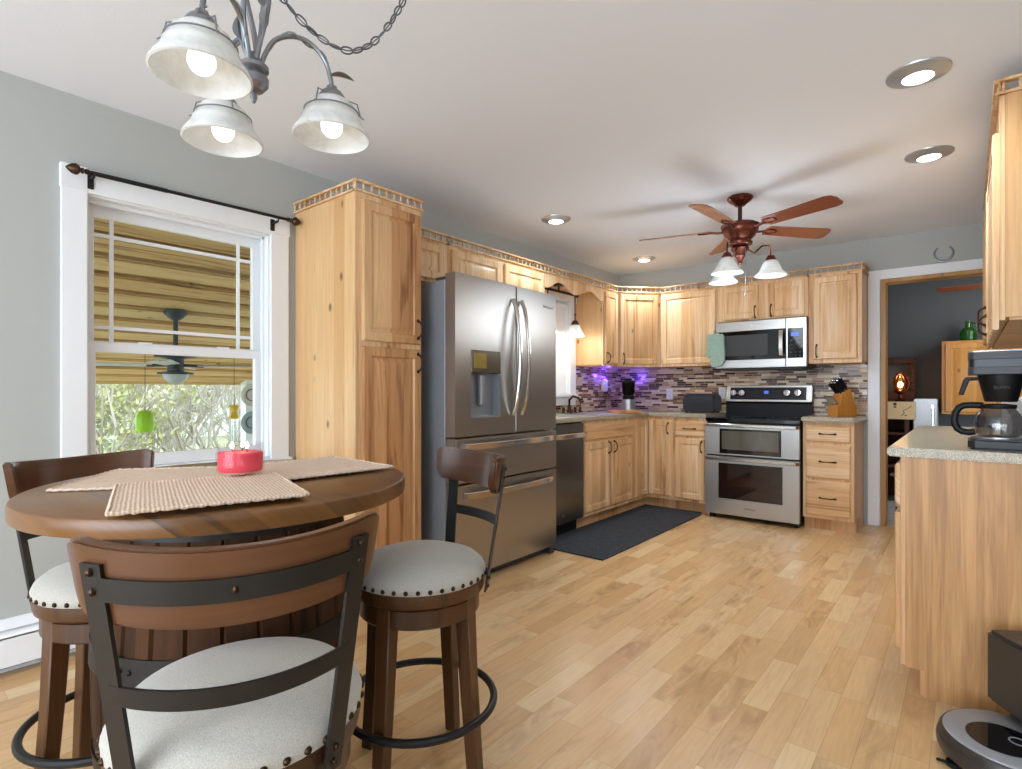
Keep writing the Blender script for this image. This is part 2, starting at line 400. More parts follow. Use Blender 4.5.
# ------------------------------------------------------------------ the room
LW, BW, CH = -3.05, 5.65, 2.46
RW = .42
f = MB(); f.box(LW-.12, 2.2, -3.4, BW+.06, -.06, 0); struct('floor', f, M['floor'])
f = MB(); f.box(LW-.12, 2.2, -3.4, BW+.12, CH, CH+.1); struct('ceiling', f, M['ceil'])
def wall_holes(mb, x0, x1, y0, y1, holes):
    ys = sorted({y0, y1} | {h[0] for h in holes} | {h[1] for h in holes})
    for a, b in zip(ys, ys[1:]):
        hs = [h for h in holes if h[0] <= a and h[1] >= b]
        if not hs: mb.box(x0, x1, a, b, 0, CH)
        else:
            mb.box(x0, x1, a, b, 0, hs[0][2]); mb.box(x0, x1, a, b, hs[0][3], CH)
W1 = (.700, 1.555, .77, 2.04); W2 = (3.86, 4.60, 1.12, 2.04)
f = MB(); wall_holes(f, LW-.15, LW, -3.4, BW+.12, [W1, W2]); struct('wall_left', f, M['wall'])
f = MB(); f.box(LW, -.57, BW, BW+.12, 0, CH); f.box(-.57, RW, BW, BW+.12, 2.10, CH); struct('wall_back', f, M['wall'])
f = MB(); f.box(LW, -2.3, -3.52, -3.4, 0, CH); f.box(.9, 2.2, -3.52, -3.4, 0, CH); f.box(-2.3, .9, -3.52, -3.4, 2.15, CH); struct('wall_front', f, M['wall'])
f = MB(); f.box(2.2, 2.3, -3.52, 2.60, 0, CH); f.box(RW+.1, 2.2, 2.60, 2.70, 0, CH); struct('wall_far_right', f, M['wall'])
f = MB(); f.box(RW, RW+.1, 2.60, BW+.12, 0, CH); struct('wall_right', f, M['wall'])
# doorway to the next room
f = MB(); f.box(-.664, -.575, BW-.02, BW, 0, 2.178, .003); f.box(-.575, RW-.002, BW-.02, BW, 2.098, 2.178, .003); struct('trim_1', f, M['white'])
f = MB(); f.box(-.569, -.535, BW-.02, BW+.14, 0, 2.098, .002); f.box(-.535, RW-.002, BW-.02, BW+.14, 2.066, 2.098, .002); struct('trim_2', f, M['jamb'])
# next room
f = MB(); f.box(-2.6, 2.6, BW+.06, 7.62, -.06, -.001); struct('floor_next_room', f, M['tilef'])
f = MB(); f.box(-2.6, 2.6, 7.5, 7.62, 0, CH); struct('wall_next_room_back', f, M['wallb'])
f = MB(); f.box(-2.72, -2.6, BW+.12, 7.62, 0, CH); struct('wall_next_room_left', f, M['wallb'])
f = MB(); f.box(2.6, 2.72, BW+.12, 7.62, 0, CH); struct('wall_next_room_right', f, M['wallb'])
f = MB(); f.box(-2.6, 2.6, BW+.12, 7.62, CH, CH+.1); struct('ceiling_next_room', f, M['ceil'])
# mosaic backsplash
f = MB(); f.box(LW+.008, -.668, BW-.008, BW, .90, 1.40); f.box(LW, LW+.008, 4.70, BW, .935, 1.40); f.box(LW, LW+.008, 3.3, 4.70, .935, 1.05)
struct('trim_3', f, M['mosaic'])

# ------------------------------------------------------------------ windows
def window(idx, hole, cas, grid):
    y0, y1, z0, z1 = hole
    f = MB()
    c0, c1, ct, cb = cas
    x = LW
    f.box(x, x+.022, c0, y0+.006, cb, ct-.09, .003); f.box(x, x+.022, y1-.006, c1, cb, ct-.09, .003)
    f.box(x, x+.024, c0+.09, c1-.09, z1-.006, ct, .003)
    f.box(x, x+.028, c0-.004, c0+.094, ct-.10, ct+.004, .003); f.box(x, x+.028, c1-.094, c1+.004, ct-.10, ct+.004, .003)
    f.box(x-.01, x+.045, c0-.01, c1+.01, z0-.03, z0, .004); f.box(x, x+.018, c0, c1, z0-.11, z0-.03, .003)
    # jamb liner
    f.box(x-.15, x, y0, y0+.012, z0, z1); f.box(x-.15, x, y1-.012, y1, z0, z1); f.box(x-.15, x, y0, y1, z1-.012, z1); f.box(x-.15, x, y0, y1, z0, z0+.012)
    # inner stepped stop
    f.box(x-.06, x-.045, y0+.012, y0+.026, z0, z1, .002); f.box(x-.06, x-.045, y1-.026, y1-.012, z0, z1, .002); f.box(x-.06, x-.045, y0+.012, y1-.012, z1-.03, z1-.012, .002)
    zm = (z0+z1)/2 - .045 + .0
    zm = 1.355 if idx == 1 else zm
    a, b = y0+.012, y1-.012
    # upper sash (outer) and lower sash (inner)
    for (X, lo, hi, bot, top) in ((x-.125, zm-.015, z1-.012, .045, .06), (x-.095, z0+.012, zm+.022, .06, .045)):
        f.box(X, X+.03, a, a+.045, lo, hi, .003); f.box(X, X+.03, b-.045, b, lo, hi, .003)
        f.box(X, X+.03, a+.04, b-.04, lo, lo+bot, .003); f.box(X, X+.03, a+.04, b-.04, hi-top, hi, .003)
    if grid:
        X = x-.118
        for yy in (.829, 1.425): f.box(X, X+.012, yy-.008, yy+.008, zm, z1-.06)
        for zz in (1.885, 1.452): f.box(X+.001, X+.011, a+.04, b-.04, zz-.008, zz+.008)
        for yy in (.93, 1.30): f.box(x-.10, x-.065, yy, yy+.06, zm+.022, zm+.034, .004)
    struct('window_%d' % idx, f, M['white'])
    g = MB(); g.box(x-.112, x-.108, a+.04, b-.04, zm+.02, z1-.06); g.box(x-.082, x-.078, a+.04, b-.04, z0+.06, zm-.02)
    o = build('window_%d_glass' % idx, g, M['pane'], bpy.data.objects['window_%d' % idx], 0)
window(1, W1, (.612, 1.655, 2.14, .70), True)
window(2, W2, (3.76, 4.70, 2.12, 1.05), False)
s = MB(); s.box(LW-.035, LW-.031, 3.875, 4.585, 1.125, 2.0); s.tube([(LW-.033, 3.875, 2.0), (LW-.033, 4.585, 2.0)], .02, 12)
tag(build('roller_shade', s, M['shade']), 'white roller shade pulled down in the window over the sink', 'window shade')

# curtain rod
t = thing('curtain_rod', 'long bronze curtain rod with acorn finials above the big window', 'curtain rod', (-2.97, .655, 2.108))
m = MB(); m.tube([(0, .03, 0), (0, .98, .012)], .0085, 12); m.tube([(0, .05, 0), (0, .35, .004)], .0105, 12); build('rod', m, M['blackm'], t)
for yy, sg in ((.0, -1), (1.0, 1)):
    Mx = Matrix.Translation((0, yy, .012 if sg > 0 else 0)) @ Matrix.Rotation(R(-90*sg), 4, 'X')
    m = MB(); m.lathe([(0, -.045), (.011, -.043), (.012, -.03), (.007, -.026), (.014, -.02), (.009, -.012), (.021, -.004), (.025, .006), (.021, .02), (.01, .034), (0, .042)], seg=20, M=Mx)
    build('finial', m, M['bronze'], t)
for yy in (.06, .90):
    m = MB(); m.box(-.075, -.05, yy-.012, yy+.012, -.055, .01, .002); m.box(-.06, .003, yy-.004, yy+.004, -.018, -.008); m.tube([(.0, yy, -.018), (.012, yy, -.01), (.012, yy, .005)], .004, 6)
    build('bracket', m, M['blackm'], t)

# baseboard heater
t = thing('baseboard_heater', 'long white baseboard heater along the foot of the left wall', 'heater', (LW, -1.5, 0))
m = MB(); m.prism([(0, .03), (.012, .0), (.075, .0), (.075, .012), (.03, .012), (.03, .03), (.012, .03)], 0, 3.2, 'y')
m2 = MB(); m2.box(0, .012, 0, 3.2, .0, .215); m2.prism([(.012, .215), (.055, .195), (.06, .188), (.055, .182), (.012, .202)], 0, 3.2, 'y'); m2.box(.058, .066, 0, 3.2, .035, .158, .002)
m2.prism([(.066, .158), (.066, .15), (.04, .172), (.045, .178)], 0, 3.2, 'y')
build('cover', m2, M['white'], t)
m = MB(); m.box(.014, .055, .02, 3.18, .03, .15); build('fin_element', m, M['black'], t)

# ------------------------------------------------------------------ cabinet making
def pull(mb, x, z, y, L=.10, vert=True):
    """bow pull: centre x,z on the face at y (toward -y)"""
    pts = []
    for i in range(9):
        u = -1+2*i/8; d = -.030*(1-u**4)-.004
        pts.append((x, y+d, z+u*L/2) if vert else (x+u*L/2, y+d, z))
    rr = [.0075, .0055, .0045, .0042, .0042, .0042, .0045, .0055, .0075]
    mb.tube(pts, rr, 8)
    for u in (-1, 1):
        p = (x, y-.003, z+u*L/2) if vert else (x+u*L/2, y-.003, z)
        mb.ball(p, .009, (.9, .5, 1.3) if vert else (1.3, .5, .9), 10, 6)
def rect_ring(bm, a, b):
    for i in range(4):
        j = (i+1) % 4; bm.faces.new([a[i], a[j], b[j], b[i]])
def door(parent, x0, x1, z0, z1, handle=None, y=0, t=.02, mat='hick', name='door', rail=.055, Mx=None, vert=True, slab=False, hmat='bronze', L=.10):
    mb = MB(); bm = mb.bm; yf = y-t
    def ring(i, yy): return [bm.verts.new((a, yy, b)) for a, b in ((x0+i, z0+i), (x1-i, z0+i), (x1-i, z1-i), (x0+i, z1-i))]
    if slab:
        seq = [(0, y), (0, yf+.006), (.008, yf)]
    else:
        r = min(rail, (x1-x0)*.3)
        seq = [(0, y), (0, yf+.005), (.006, yf), (r-.006, yf), (r, yf+.009), (r+.010, yf+.010), (r+.030, yf+.002)]
    rings = [ring(*q) for q in seq]
    for a, b in zip(rings, rings[1:]): rect_ring(bm, a, b)
    bm.faces.new(rings[-1]); bm.faces.new(rings[0][::-1])
    if Mx is not None:
        for v in bm.verts: v.co = Mx @ v.co
    o = build(name, mb, M[mat], parent, 25)
    if handle:
        h = MB(); pull(h, handle[0], handle[1], yf, L, vert)
        if Mx is not None:
            for v in h.bm.verts: v.co = Mx @ v.co
        build('handle', h, M[hmat], o)
    return o
def gallery(parent, p0, p1, z=0, over=.012, sp=.052, Mx=None, name='gallery_rail', tall=.062):
    """little spindle rail running from p0 to p1 (local xy) at height z"""
    p0, p1 = Vector((p0[0], p0[1], 0)), Vector((p1[0], p1[1], 0)); d = p1-p0; L = d.length; d.normalize(); ang = math.atan2(d.y, d.x)
    T = Matrix.Translation((p0.x, p0.y, z)) @ Matrix.Rotation(ang, 4, 'Z')
    mb = MB(); mb.box(-over, L+over, -.014, .012, 0, .010, M=T); mb.box(-over, L+over, -.018, .014, tall-.013, tall, .003, M=T)
    n = max(2, round(L/sp))
    for i in range(n+1):
        xx = L*i/n
        mb.lathe([(.0045, .01), (.0075, .018), (.0045, .024), (.0085, .034), (.0045, .041), (.006, tall-.013)], (xx, 0, 0), 6, M=T)
    return build(name, mb, M['hick'], parent, 40)

# tall pantry
t = thing('pantry_cabinet', 'tall hickory pantry cabinet standing between the big window and the refrigerator', 'cabinet', (-2.45, 1.705, 0), 90)
m = MB(); m.box(0, .44, .002, .598, .0, 2.19, .002); build('body', m, M['hickside'], t)
m = MB(); m.box(-.006, .445, -.004, .018, 0, 2.19, .002); build('face_frame', m, M['hick'], t)
door(t, .033, .427, 1.415, 2.155, (.40, 1.50), -.004, mat='hickw'); door(t, .033, .427, .10, 1.385, (.40, 1.31), -.004, mat='hickw')
gallery(t, (.0, .0), (.445, .0), 2.19); gallery(t, (.0, .012), (.0, .598), 2.19)

def upper(name, label, loc, rot, w_, d_, z0, z1, doors, fz=None, side='hickside', gal=True, group=None):
    t = thing(name, label, 'cabinet', loc, rot, group)
    m = MB(); m.box(0, w_, .018, d_-.002, z0+.012, z1); m.box(.015, w_-.015, .03, d_-.01, z0, z0+.012); build('body', m, M[side], t)
    m = MB(); m.box(0, w_, 0, .018, z0, z1, .0015); build('face_frame', m, M['hick'], t)
    for dd in doors: door(t, *dd)
    if gal: gallery(t, (0, 0), (w_, 0), z1)
    return t
ZT = 2.142
upper('wall_cabinet', 'short single-door hickory wall cabinet next to the pantry top', (-2.72, 2.15, 0), 90, .47, .33, 1.86, ZT, [(.06, .43, 1.885, 2.115)])
upper('wall_cabinet', 'wide short two-door hickory wall cabinet above the refrigerator', (-2.72, 2.622, 0), 90, 1.118, .33, 1.86, ZT,
      [(.03, .545, 1.885, 2.115), (.59, 1.10, 1.885, 2.115)])
t = upper('wall_cabinet', 'narrow hickory wall cabinet just right of the sink window', (-2.72, 4.702, 0), 90, .276, .33, 1.395, ZT, [(.02, .262, 1.42, 2.118, (.045, 1.475))])
# diagonal corner wall cabinet
t = thing('corner_wall_cabinet', 'diagonal hickory corner wall cabinet above the blender', 'cabinet', (-2.72, 4.98, 0), 0)
A = (0, 0); B = (.305, .34); ang = math.atan2(B[1], B[0]); LL = math.hypot(*B)
m = MB(); m.prism([(-.328, .002), (0, .002), (.303, .342), (.303, .668), (-.328, .668)], 1.395, ZT, 'z'); build('body', m, M['hick'], t)
Mx = Matrix.Rotation(ang, 4, 'Z')
door(t, .028, LL-.03, 1.42, 2.118, (.06, 1.475), -.001, Mx=Mx)
gallery(t, (0, 0), B, ZT)
upper('wall_cabinet', 'wide single-door hickory wall cabinet left of the microwave', (-2.413, 5.32, 0), 0, .578, .33, 1.395, ZT, [(.02, .56, 1.42, 2.118)])
upper('wall_cabinet', 'short two-door hickory wall cabinet above the microwave', (-1.833, 5.32, 0), 0, .77, .33, 1.80, ZT,
      [(.038, .368, 1.815, 2.118, (.342, 1.87)), (.453, .746, 1.815, 2.118, (.479, 1.87))])
t = upper('wall_cabinet', 'tall single-door hickory wall cabinet between microwave and doorway', (-1.061, 5.32, 0), 0, .394, .33, 1.385, ZT, [(.04, .362, 1.42, 2.118, (.068, 1.49))])
gallery(t, (.394, .012), (.394, .328), ZT)
# right wall cabinet near the camera (faces left)
t = upper('wall_cabinet', 'hickory wall cabinet seen edge-on above the coffee maker', (.098, 4.95, 0), -90, 2.0, .32, 1.432, 2.33,
      [(.05, .98, 1.455, 2.24, (.94, 1.56)), (1.02, 1.95, 1.40, 2.20, (1.06, 1.50))], gal=False)
gallery(t, (0, 0), (2.0, 0), 2.33); gallery(t, (2.0, .012), (2.0, .31), 2.33)

# valance over the sink
t = thing('window_valance', 'scalloped hickory valance board above the sink window', 'valance', (-2.72, 3.745, 0), 90)
pts = [(0, ZT), (.953, ZT)]
N = 40
for i in range(N+1):
    u = 1-i/N; xx = .953*u
    zz = 2.052 - .038*math.cos(4*math.pi*u) if (.06 < u < .94) else 2.02
    pts.append((xx, zz - (.0 if .25 < u < .75 else .0)))
m = MB(); m.prism(pts, 0, .02, 'y'); build('board', m, M['hick'], t)
m = MB(); m.box(0, .953, .02, .328, ZT-.02, ZT); build('soffit_board', m, M['hick'], t)
gallery(t, (0, 0), (.953, 0), ZT)

# pendant bar over sink
t = thing('pendant_light_bar', 'bronze bar with two white glass pendants hanging above the sink', 'light', (-2.86, 3.95, 0))
m = MB(); m.tube([(0, -.08, 2.052), (0, .50, 2.052)], .012, 10); m.tube([(0, .2, 2.05), (0, .2, 2.12)], .008, 8); m.lathe([(0, 2.098), (.05, 2.1), (.05, 2.12), (0, 2.12)], (0, .2, 0), 20); m.ball((0, .5, 2.052), .02); m.ball((0, -.08, 2.052), .02)
build('bar', m, M['bronze'], t)
for yy in (.03, .47):
    m = MB(); m.tube([(0, yy, 2.05), (0, yy, 1.81)], .006, 8); m.lathe([(.0, 1.815), (.02, 1.815), (.034, 1.795), (.036, 1.772), (0, 1.772)], (0, yy, 0), 20); m.ball((0, yy, 1.87), .011)
    h = build('stem', m, M['bronze'], t)
    m = MB(); m.lathe([(.03, 1.775), (.045, 1.765), (.066, 1.715), (.092, 1.665), (.089, 1.665), (.062, 1.715), (.04, 1.76), (.03, 1.77)], (0, yy, 0), 28, close=True); build('glass_shade', m, M['frost'], h)
    m = MB(); m.ball((0, yy, 1.71), .026); build('bulb', m, M['bulb'], h)
    l = bpy.data.lights.new('pendant_glow', 'POINT'); l.energy = 2; l.color = (1, .97, .93); l.shadow_soft_size = .04
    lo = bpy.data.objects.new('pendant_glow', l); COL.objects.link(lo); lo.location = (-2.86, 3.95+yy, 1.63)

# ------------------------------------------------------------------ base cabinets
CT = .935; CB = .90
def base(name, label, loc, rot, w_, d_, fronts, endpanel=None):
    t = thing(name, label, 'cabinet', loc, rot)
    m = MB(); m.box(0, w_, .018, d_-.004, .10, CB-.001); build('body', m, M['hickside'], t)
    m = MB(); m.box(0, w_, .06, .08, 0, .10); m.box(0, .018, .08, d_-.004, 0, .10); m.box(w_-.018, w_, .08, d_-.004, 0, .10); build('toe_kick', m, M['hickw'], t)
    m = MB(); m.box(0, w_, 0, .018, .10, CB-.001, .0015); build('face_frame', m, M['hick'], t)
    for kind, a in fronts:
        if kind == 'door': door(t, *a)
        elif kind == 'drawer': door(t, a[0], a[1], a[2], a[3], a[4] if len(a) > 4 else None, slab=True, vert=False, mat='hickh', name='drawer_front', L=.11)
        elif kind == 'panel': door(t, a[0], a[1], a[2], a[3], None, slab=True, vert=False, mat='hickh', name='false_drawer_front')
    return t
base('sink_cabinet', 'two-door hickory sink base cabinet between dishwasher and corner', (-2.46, 3.915, 0), 90, .905, .585,
     [('panel', (.02, .885, .735, .868)), ('door', (.02, .43, .135, .71, (.395, .655))), ('door', (.455, .885, .135, .71, (.49, .655)))])
t = thing('corner_base_cabinet', 'L-shaped hickory corner base cabinet with two tall doors', 'cabinet', (-2.46, 5.12, 0), 0)
m = MB(); m.prism([(-.586, -.298), (0, -.298), (0, 0), (.262, 0), (.262, .518), (-.586, .518)], .10, CB-.001, 'z'); build('body', m, M['hick'], t)
m = MB(); m.box(-.08, -.06, -.298, .08, 0, .10); m.box(-.06, .262, .06, .08, 0, .10); build('toe_kick', m, M['hickw'], t)
door(t, .02, .252, .135, .868, (.225, .79)); door(t, .022, .28, .135, .868, None, Mx=Matrix.Translation((0, -.30, 0)) @ Matrix.Rotation(R(90), 4, 'Z'))
base('base_cabinet', 'narrow hickory base cabinet with one drawer and one door left of the range', (-2.196, 5.12, 0), 0, .334, .525,
     [('drawer', (.03, .315, .725, .862, (.17, .795))), ('door', (.03, .315, .13, .70, (.287, .63)))])
base('drawer_cabinet', 'three-drawer hickory base cabinet right of the range', (-1.066, 5.14, 0), 0, .37, .505,
     [('drawer', (.025, .345, .735, .862, (.185, .80))), ('drawer', (.025, .345, .435, .705, (.185, .572))), ('drawer', (.025, .345, .13, .41, (.185, .275)))])
t = base('peninsula_cabinet', 'long hickory base cabinet under the coffee maker with plain end panel', (-.20, 4.30, 0), -90, 1.70, .60,
     [('drawer', (.02, .55, .70, .868, (.28, .79))), ('drawer', (.58, 1.11, .70, .868, (.85, .79))), ('drawer', (1.14, 1.68, .70, .868, (1.40, .79))),
      ('door', (.02, .55, .155, .68, (.5, .6))), ('door', (.58, 1.11, .155, .68, (.62, .6))), ('door', (1.14, 1.68, .155, .68, (1.19, .6)))])
m = MB(); m.prism([(.016, .10), (.075, .10), (.075, 0), (.60, 0), (.60, CB-.001), (.016, CB-.001)], 1.70, 1.712, 'x'); o = build('end_panel', m, M['penin'], t)

m = MB(); m.prism([(LW+.01, 3.262), (-2.43, 3.262), (-2.43, 5.085), (-1.862, 5.085), (-1.862, BW-.01), (LW+.01, BW-.01)], CB, CT, 'z', .006, 2)
tag(build('countertop', m, M['counter']), 'L-shaped speckled beige countertop running from the dishwasher past the sink to the range', 'countertop')
m = MB(); m.prism([(-1.068, 5.085), (-.70, 5.085), (-.665, 5.12), (-.665, BW-.01), (-1.068, BW-.01)], CB, CT, 'z', .006, 2)
tag(build('countertop', m, M['counter']), 'short speckled countertop under the knife block', 'countertop')
m = MB(); m.prism([(-.24, 2.565), (RW-.002, 2.565), (RW-.002, 4.31), (-.24, 4.31)], CB, CT, 'z', .006, 2)
tag(build('countertop', m, M['counter']), 'large speckled countertop in the right foreground under the coffee maker', 'countertop')

# dishwasher
t = thing('dishwasher', 'dark stainless dishwasher between refrigerator and sink cabinet', 'dishwasher', (-2.44, 3.30, 0), 90)
m = MB(); m.box(0, .61, .03, .55, .10, CB-.002); build('tub', m, M['black'], t)
m = MB(); m.box(.004, .606, 0, .03, .11, CB-.012, .006, 2); build('door', m, M['steeld'], t)
m = MB(); m.box(.01, .6, .07, .09, 0, .10); build('kick_plate', m, M['black'], t)
m = MB(); m.prism([(0.03, -.045), (.05, -.05), (.56, -.05), (.58, -.045), (.58, -.038), (.03, -.038)], .775, .815, 'z', .004); m.box(.03, .05, -.04, .0, .78, .81); m.box(.56, .58, -.04, 0, .78, .81); build('handle', m, M['steelbar'], t)
m = MB(); m.lathe([(0, 0), (.012, 0), (.012, .002), (0, .002)], seg=16, M=Matrix.Translation((.30, 0, .17)) @ Matrix.Rotation(R(90), 4, 'X')); build('badge', m, M['chrome'], t)

# refrigerator
t = thing('refrigerator', 'stainless french-door refrigerator with two lower drawers and ice dispenser', 'refrigerator', (-2.25, 2.23, 0), 90)
m = MB(); m.box(.006, 1.004, .09, .75, .03, 1.80, .006); build('cabinet_body', m, M['fridgeside'], t)
m = MB(); m.box(.02, .99, .07, .1, .0, .06, .004); m.box(0.0, .05, .02, .1, 0, .045, .004); m.box(.96, 1.01, .02, .1, 0, .045, .004); build('base_grille', m, M['greym'], t)
m = MB()
dx0, dx1, dz0, dz1 = .13, .395, .99, 1.393
m.box(0, dx0, 0, .08, .885, 1.83); m.box(dx1, .543, 0, .08, .885, 1.83); m.box(dx0, dx1, 0, .08, dz1, 1.83); m.box(dx0, dx1, 0, .08, .885, dz0); m.box(dx0, dx1, .07, .08, dz0, dz1)
L = build('left_door', m, M['steel'], t, 0)
m = MB(); m.box(.551, 1.01, 0, .08, .885, 1.83, .01, 3); Rr = build('right_door', m, M['steel'], t)
m = MB(); m.box(dx0, dx1, .062, .068, dz0, 1.26); m.box(dx0, dx0+.004, .005, .062, dz0, 1.26); m.box(dx1-.004, dx1, .005, .062, dz0, 1.26); m.box(dx0, dx1, .004, .062, dz0, dz0+.012)
build('dispenser_recess', m, M['fridgeside'], L)
m = MB(); m.box(dx0, dx1, -.006, .06, 1.258, dz1, .004); build('dispenser_panel', m, plain('dispenser_bronze_panel', '#6a5f52', .2, .6), L)
m = MB(); m.box(dx0+.02, dx0+.13, -.008, -.005, 1.285, 1.375, .001); build('dispenser_display', m, plain('dispenser_amber_display', '#a08c4a', .15, .3), L)
m = MB(); m.box(dx0+.11, dx0+.145, .02, .055, 1.06, 1.25, .006); build('dispenser_paddle', m, M['vgrey'], L)
m = MB(); m.box(0, 1.01, 0, .08, .612, .873, .008, 2); D1 = build('upper_drawer', m, M['steel'], t)
m = MB(); m.box(0, 1.01, 0, .08, .06, .60, .008, 2); D2 = build('lower_drawer', m, M['steel'], t)
def vhandle(x, z0, z1, par, side):
    pts = []
    for i in range(15):
        u = i/14; pts.append((x + side*.0, -.012-.062*math.sin(math.pi*u)**.6, z0+(z1-z0)*u))
    mm = MB(); mm.tube(pts, .013, 10, flat=(1.0, 1.0)); build('handle', mm, M['steelbar'], par)
vhandle(.505, 1.0, 1.735, L, -1); vhandle(.592, 1.0, 1.735, Rr, 1)
def hhandle(z, par, w0=.06, w1=.95):
    mm = MB(); rings = []
    n_ = 16
    pts = [(w0+(w1-w0)*i/n_, -.015-.05*math.sin(math.pi*i/n_)**.5) for i in range(n_+1)]
    poly = pts + [(a, b+.012) for a, b in pts[::-1]]
    mm.prism(poly, z-.02, z+.02, 'z', .004); build('handle', mm, M['steelbar'], par)
hhandle(.825, D1); hhandle(.54, D2)
for xx in (.03, .92):
    m = MB(); m.box(xx, xx+.06, .09, .2, 1.80, 1.825, .005); build('hinge_cover', m, M['greym'], t)
def text(name, body, size, Mx, mat, parent=None, ext=.0006):
    c = bpy.data.curves.new(name, 'FONT'); c.body = body; c.size = size; c.extrude = ext; c.align_x = 'CENTER'; c.align_y = 'CENTER'
    tmp = bpy.data.objects.new(name+'_tmp', c); COL.objects.link(tmp)
    dg = bpy.context.evaluated_depsgraph_get(); me = bpy.data.meshes.new_from_object(tmp.evaluated_get(dg))
    bpy.data.objects.remove(tmp); me.transform(Mx); me.materials.clear(); me.materials.append(mat)
    o = bpy.data.objects.new(name, me); COL.objects.link(o)
    if parent: o.parent = parent
    return o
RX = Matrix.Rotation(R(90), 4, 'X')
text('logo', 'Whirlpool', .028, Matrix.Translation((.90, -.0008, 1.73)) @ RX, M['chrome'], Rr)

# range
t = thing('range', 'stainless double-oven electric range with black glass cooktop', 'range', (-1.857, 5.06, 0), 0)
W = .782
m = MB(); m.box(.004, W-.004, .03, .56, .04, .875); m.box(.02, .06, .05, .1, 0, .04); m.box(W-.06, W-.02, .05, .1, 0, .04); m.box(.02, .06, .45, .5, 0, .04); m.box(W-.06, W-.02, .45, .5, 0, .04); build('body', m, M['black'], t)
m = MB(); m.box(0, W, -.005, .50, .875, .908, .006, 2); build('cooktop', m, M['blackg'], t)
for (bx, by, br) in ((.2, .14, .10), (.58, .14, .085), (.2, .37, .08), (.58, .37, .10)):
    m = MB(); m.lathe([(br, 0), (br, .0008), (br-.004, .0008), (br-.004, 0)], (bx, by, .908), 40, close=True); build('burner_ring', m, M['greym'], t)
def oven(z0, z1, wx0, wx1, wz0, wz1, name):
    m = MB(); m.box(0, wx0, -.008, .03, z0, z1); m.box(wx1, W, -.008, .03, z0, z1); m.box(wx0, wx1, -.008, .03, z0, wz0); m.box(wx0, wx1, -.008, .03, wz1, z1)
    o = build(name, m, M['steelh'], t, 0)
    g = MB(); g.box(wx0, wx1, -.005, .02, wz0, wz1, .002); build('door_glass', g, M['ovenglass'], o)
    return o
U = oven(.578, .828, .13, .645, .590, .812, 'upper_oven_door'); Lw = oven(.045, .562, .12, .655, .187, .505, 'lower_oven_door')
m = MB(); m.box(.15, .625, -.009, -.006, .628, .795, .001); build('window', m, plain('grey_tinted_window', '#5a564c', .08, 0, .8), U)
m = MB(); m.box(.14, .635, -.008, -.0055, .205, .487, .001); build('window', m, plain('brown_tinted_window', '#2a1812', .05, .2, .9), Lw)
for zz, par in ((.845, U), (.545, Lw)):
    m = MB(); m.prism([(0.0, -.03), (.02, -.045), (W-.02, -.045), (W, -.03), (W, -.02), (0, -.02)], zz-.016, zz+.014, 'z', .005); m.box(.0, .03, -.03, .0, zz-.014, zz+.012); m.box(W-.03, W, -.03, .0, zz-.014, zz+.012)
    build('handle', m, M['steelbar'], par)
text('logo', 'Whirlpool', .022, Matrix.Translation((.39, -.0088, .115)) @ RX, M['greym'], Lw)
m = MB(); m.prism([(.50, .908), (.56, .908), (.56, 1.20), (.545, 1.20), (.52, 1.05), (.50, 1.03)], .02, W-.005, 'x', 0); build('backguard', m, M['black'], t)
# sloped control panel
Mc = Matrix.Translation((.02, .505, 1.05)) @ Matrix.Rotation(R(-9), 4, 'X')
WW = W-.025
m = MB(); m.box(0, WW, -.012, .02, 0, .15, .006, 2, M=Mc); CP = build('control_panel', m, M['steelh'], t)
m = MB(); m.box(.04, WW-.045, -.0145, -.010, .016, .134, .002, 1, M=Mc); build('control_glass', m, plain('charcoal_control_glass', '#26272b', .15), CP)
for kx in (.078, .155, .555, .645):
    m = MB(); m.lathe([(0, .034), (.027, .032), (.031, .008), (.036, 0), (0, 0)], seg=24, M=Mc @ Matrix.Translation((kx, -.014, .078)) @ RX)
    m.box(kx-.004, kx+.004, -.052, -.03, .056, .10, .002, M=Mc); build('knob', m, M['chrome'], CP)
m = MB(); m.box(.352, .390, -.0165, -.0145, .072, .10, M=Mc); build('clock_display', m, M['screen'], CP)
m = MB()
for i in range(8):
    for j in range(3):
        xx = .21+i*.022 if i < 5 else .43+(i-5)*.025
        m.box(xx, xx+.009, -.0156, -.0145, .045+j*.022, .049+j*.022, M=Mc)
build('button_marks', m, M['greym'], CP)

# microwave
t = thing('microwave', 'stainless over-the-range microwave with black glass door', 'microwave', (-1.828, 5.24, 1.36), 0)
W = .770; H_ = .425
m = MB(); m.box(0, W, .025, .395, .0, H_, .003); m.box(.02, W-.02, .03, .38, -.014, 0); build('case', m, M['charcoal'], t)
m = MB(); m.box(0, W-.165, 0, .025, .335, H_, .003); m.box(0, W-.165, 0, .025, .0, .075, .003); m.box(0, .03, 0, .025, .075, .335); D = build('door', m, M['steelh'], t, 0)
m = MB(); m.box(.03, W-.165, .0, .024, .075, .335); build('door_glass', m, M['blackg'], D)
m = MB(); m.box(.085, .46, -.002, .0, .11, .30, .001); build('mesh_window', m, plain('grey_mesh_window', '#3c3c3c', .4, 0, .4), D)
m = MB(); m.prism([(0, .095), (-.035, .10), (-.046, .16), (-.048, .21), (-.046, .26), (-.035, .32), (0, .325), (0, .31), (-.028, .305), (-.036, .26), (-.038, .21), (-.036, .16), (-.028, .115), (0, .11)], W-.212, W-.178, 'x', .003); build('handle', m, M['steelbar'], D)
m = MB(); m.box(W-.162, W, 0, .025, .0, H_, .003); CPm = build('control_side', m, M['steelh'], t)
m = MB(); m.box(W-.148, W-.025, -.002, .002, .075, .335, .001); build('keypad_glass', m, M['blackg'], CPm)
